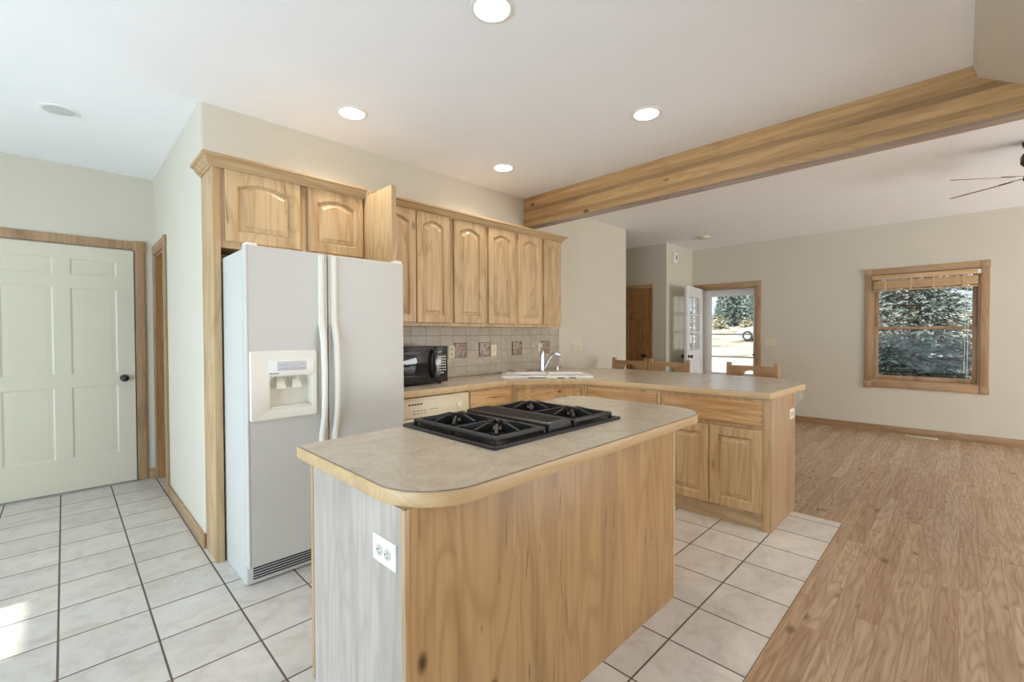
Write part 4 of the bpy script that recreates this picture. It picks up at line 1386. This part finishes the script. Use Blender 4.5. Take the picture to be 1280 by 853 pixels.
fx, fy, fz = 5.097, -0.372, 2.45
fn = empty('ceiling_fan', (fx, fy, fz), 'dark ceiling fan with thin wooden blades at the right edge', 'ceiling fan')
MB().lathe((fx, fy, CZ - 0.0005), [(0.07, 0), (0.065, 0.03), (0.03, 0.05), (0.014, 0.052), (0.014, 0.08)], (0, 0, -1), 24).build('downrod', 'bronze', fn)
MB().lathe((fx, fy, CZ - 0.075), [(0.03, 0), (0.066, 0.012), (0.076, 0.035), (0.076, 0.08), (0.060, 0.10), (0.028, 0.115), (0.028, 0.165), (0.058, 0.175), (0.062, 0.20), (0.05, 0.225), (0.02, 0.235)], (0, 0, -1), 32).build('motor', 'bronze', fn)
for q in range(5):
    an = math.radians(55 + 72 * q)
    R_ = Matrix.Translation((fx, fy, fz)) @ Matrix.Rotation(an, 4, 'Z') @ Matrix.Rotation(math.radians(-16.5), 4, 'X')
    bl_ = MB()
    bl_.prism(round_poly([(0.15, -0.045), (0.53, -0.06), (0.53, 0.06), (0.15, 0.045)], [0.02, 0.03, 0.03, 0.02], 5), -0.003, 0.003, fn=lambda a, b, h: R_ @ Vector((a, b, h)))
    bo_ = bl_.build('blade', 'fan_blade', fn)
    ir = MB()
    ir.prism([(0.04, -0.018), (0.20, -0.028), (0.20, 0.028), (0.04, 0.018)], 0.003, 0.008, fn=lambda a, b, h: R_ @ Vector((a, b, h)))
    ir.build('blade_iron', 'bronze', bo_)

# ------------------------------------------------------------------ counter chairs
def make_chair(label):
    ch = empty('counter_chair', (0, 0, 0), label, 'chair', 'wooden chairs behind the peninsula')
    hw = 0.235
    for s in (-1, 1):
        m = MB()
        m.loops([[(x + dx, s * hw - s * 0.019 + dy, z) for dx, dy in ((-.019, -.019), (.019, -.019), (.019, .019), (-.019, .019))] for x, z in ((0.05, 0), (0.0, 0.60), (0.03, 1.005))], True, True)
        m.build('back_post', 'chair_z', ch)
        MB().box(-0.43, -0.39, s * hw - s * 0.019 - .019, s * hw - s * 0.019 + .019, 0, 0.60, 0.003).build('front_leg', 'chair_z', ch)
        MB().box(-0.40, 0.02, s * hw - s * 0.019 - .01, s * hw - s * 0.019 + .01, 0.20, 0.235, 0.003).build('stretcher', 'chair_z', ch)
    # crest rail with a cut out hand hold
    n = 12
    outer = [(-0.197, 0.845), (0.197, 0.845)] + [(0.197 - 0.394 * i / n, 0.975) for i in range(n + 1)]
    hole = [(-0.085, 0.872), (0.085, 0.872)] + [(0.062 - 0.124 * i / n, 0.872 + 0.058 * (0.8 + 0.2 * math.sin(PI * i / n))) for i in range(n + 1)]
    f3 = lambda poly, x: [(x, a, b) for a, b in poly]
    MB().loops([f3(outer, 0.006), f3(outer, 0.034), f3(hole, 0.034), f3(hole, 0.006), f3(outer, 0.006)], False, False).build('crest_rail', 'chair_y', ch)
    MB().box(0.000, 0.025, -0.197, 0.197, 0.67, 0.72, 0.003).build('lower_rail', 'chair_y', ch)
    for y in (-0.12, -0.04, 0.04, 0.12):
        MB().box(0.004, 0.020, y - 0.012, y + 0.012, 0.715, 0.848, 0.002).build('back_slat', 'chair_z', ch)
    MB().box(-0.44, 0.0, -0.235, 0.235, 0.60, 0.638, 0.008).build('seat', 'chair_y', ch)
    MB().box(-0.42, -0.40, -0.20, 0.20, 0.25, 0.28, 0.003).build('foot_rail', 'chair_y', ch)
    return ch


chair = make_chair('wooden counter chair behind the peninsula, standing before the glazed storm door')
chairs = [(4.76, 1.455, 0.0, None),
          (4.76, 2.315, 0.0, 'wooden counter chair behind the peninsula, middle one, its rail touching its left neighbour'),
          (4.76, 2.800, 0.0, 'wooden counter chair behind the peninsula, nearest the plain wall with outlet plates')]
for x, y, r, lab in chairs:
    c_ = chair if lab is None else copy_tree(chair)
    c_.location = (x, y, 0.001)
    c_.rotation_euler = (0, 0, r)
    if lab:
        c_['label'] = lab

# ------------------------------------------------------------------ outside
g = MB()
xs = [XF + .14, 9, 11, 14, 20, 28, 36, 44, 60, 90]
zs = [-0.25, -0.25, -0.22, -0.12, 0.15, 0.46, 0.66, 1.15, 2.6, 4.5]
vv = [[g.bm.verts.new((x, y, z + 0.10 * math.sin(x * .7 + y * .4))) for y in range(-30, 71, 5)] for x, z in zip(xs, zs)]
for i in range(len(xs) - 1):
    for j in range(20):
        g.bm.faces.new((vv[i][j], vv[i + 1][j], vv[i + 1][j + 1], vv[i][j + 1]))
struct('ground', g, 'ground')


def conifer(name, label, group, height, r0, n_whorl, z_lo, per=9, mat='needles', seed=1, quad=0.05, dens=26):
    rnd = random.Random(seed)
    root = empty(name, (0, 0, 0), label, 'tree', group)
    MB().tube([(0, 0, 0), (0.02, 0, height * .5), (0, 0, height)], [0.02 * height, 0.012 * height, 0.01], 10).build('trunk', 'bark', root)
    m = MB()
    br_ = MB()
    for w in range(n_whorl):
        t_ = w / (n_whorl - 1)
        z = z_lo + (height - z_lo) * t_
        R0 = r0 * (1 - t_) ** 0.8 + 0.06
        for b in range(per):
            an = rnd.uniform(0, 2 * PI)
            L = R0 * rnd.uniform(0.65, 1.08)
            d = Vector((math.cos(an), math.sin(an), 0))
            sd_ = Vector((-d.y, d.x, 0))
            droop = rnd.uniform(0.10, 0.35)
            pt = lambda s_: Vector((0, 0, z)) + d * (L * s_) + Vector((0, 0, L * (0.18 * s_ - droop * s_ * s_ * 1.3)))
            br_.tube([pt(0), pt(.5), pt(1)], [0.014, 0.009, 0.003], 4, False)
            for q in range(int(dens * max(0.4, L / r0))):
                s_ = rnd.uniform(0.18, 1.0)
                p_ = pt(s_) + sd_ * rnd.uniform(-1, 1) * L * 0.30 * (1.15 - s_) + Vector((0, 0, rnd.uniform(-.05, .04) * L))
                a_ = (d * rnd.uniform(.4, 1) + sd_ * rnd.uniform(-1, 1) + Vector((0, 0, rnd.uniform(-.5, .25)))).normalized()
                b_ = a_.cross(Vector((rnd.uniform(-1, 1), rnd.uniform(-1, 1), rnd.uniform(.2, 1)))).normalized()
                l_, w_ = quad * rnd.uniform(1.2, 3.0), quad * rnd.uniform(.25, .6)
                m.quad(p_ - b_ * w_ * .3, p_ + a_ * l_ * .5 - b_ * w_, p_ + a_ * l_, p_ + a_ * l_ * .5 + b_ * w_)
    br_.build('branches', 'bark', root)
    m.build('foliage', mat, root, smooth=False)
    return root


t1 = conifer('spruce_tree', 'bluish spruce close outside, filling the middle of the window view', 'spruces outside the window', 5.2, 1.60, 36, 0.0, 13, seed=3, dens=54)
t1.location = (11.5, 0.62, -0.25)
for loc, rz, s_, lab in (((12.6, -3.0, -0.25), 2.1, 0.95, 'bluish spruce to the right of the one filling the window view'),
                         ((15.3, 0.9, -0.2), 1.0, 1.05, 'spruce standing behind the others in the gaps of the window view')):
    c_ = copy_tree(t1)
    c_.location = loc
    c_.rotation_euler = (0, 0, rz)
    c_.scale = (s_, s_, s_)
    c_['label'] = lab
ft_ = conifer('pine_tree', 'distant dark conifer on the hill seen through the storm door', 'distant conifers on the hill', 6.5, 1.9, 26, 0.2, 11, seed=8, quad=0.17, dens=26)
ft_.location = (55.0, 18.4, 1.95)
rnd = random.Random(5)
for row_, ys_ in ((55.0, (13.8, 23.0, 27.6)), (60.5, (16.2, 20.8, 25.4, 30.0)), (66.0, (18.4, 23.0, 27.8, 32.4)), (71.0, (20.7, 25.3, 30.0)), (76.5, (18.9, 23.4, 28.0))):
    for y in ys_:
        c_ = copy_tree(ft_)
        c_.location = (row_ + rnd.uniform(-.4, .4), y, 1.95 + (row_ - 55) * 0.07)
        c_.rotation_euler = (0, 0, rnd.uniform(0, 6))
        k_ = rnd.uniform(0.75, 1.05)
        c_.scale = (k_, k_, k_ * rnd.uniform(.9, 1.2))
sh = conifer('dry_shrub', 'dry yellowish shrub at the foot of the hill seen through the storm door', 'dry shrubs below the conifers', 1.3, 1.1, 9, 0.1, 9, mat='leaf_yellow', seed=4, quad=0.12, dens=18)
sh.location = (49.0, 15.4, 1.45)
for x, y, k_ in ((50.2, 18.6, 1.2), (48.6, 21.4, 0.9), (50.0, 24.0, 1.1)):
    c_ = copy_tree(sh)
    c_.location = (x, y, 1.45)
    c_.rotation_euler = (0, 0, x * 3)
    c_.scale = (k_, k_, k_)

# car on the drive: long axis along Y, nose towards +Y
car = empty('parked_car', (37.4, 10.15, 0.72), 'white car parked on the pale drive seen through the storm door', 'car')
cx_ = 0.0
prof = [(2.05, 0.32), (2.15, 0.55), (2.05, 0.80), (1.85, 0.93), (0.95, 1.06), (0.35, 1.50), (0.05, 1.62), (-1.2, 1.64), (-1.9, 1.50), (-2.2, 1.05), (-2.25, 0.55), (-2.1, 0.32)]
c0 = world_of(car)
body = MB().prism(prof, -0.85, 0.85, 0.05, fn=lambda a, b, h: c0 @ Vector((h, a, b)))
body.build('body', 'car', car)
wn_ = MB()
wp = [(0.80, 1.08), (0.32, 1.47), (-0.30, 1.52), (-0.30, 1.08)]
wn_.prism(wp, -0.856, -0.845, fn=lambda a, b, h: c0 @ Vector((h, a, b)))
wn_.prism([(-0.38, 1.08), (-0.38, 1.52), (-1.2, 1.52), (-1.7, 1.42), (-1.8, 1.08)], -0.856, -0.845, fn=lambda a, b, h: c0 @ Vector((h, a, b)))
wn_.build('side_windows', 'black_glass', car)
for y in (1.30, -1.35):
    for x in (-0.80, 0.80):
        wo = MB().lathe(c0 @ Vector((x - 0.09, y, 0.36)), [(0.2, 0), (0.36, 0.01), (0.37, 0.06), (0.36, 0.17), (0.2, 0.18)], (1, 0, 0), 24).build('wheel', 'rubber', car)
        MB().lathe(c0 @ Vector((x - 0.10, y, 0.36)), [(0.24, 0), (0.24, 0.005), (0.22, 0.01)], (1, 0, 0), 20).build('hub_cap', 'steel', wo)
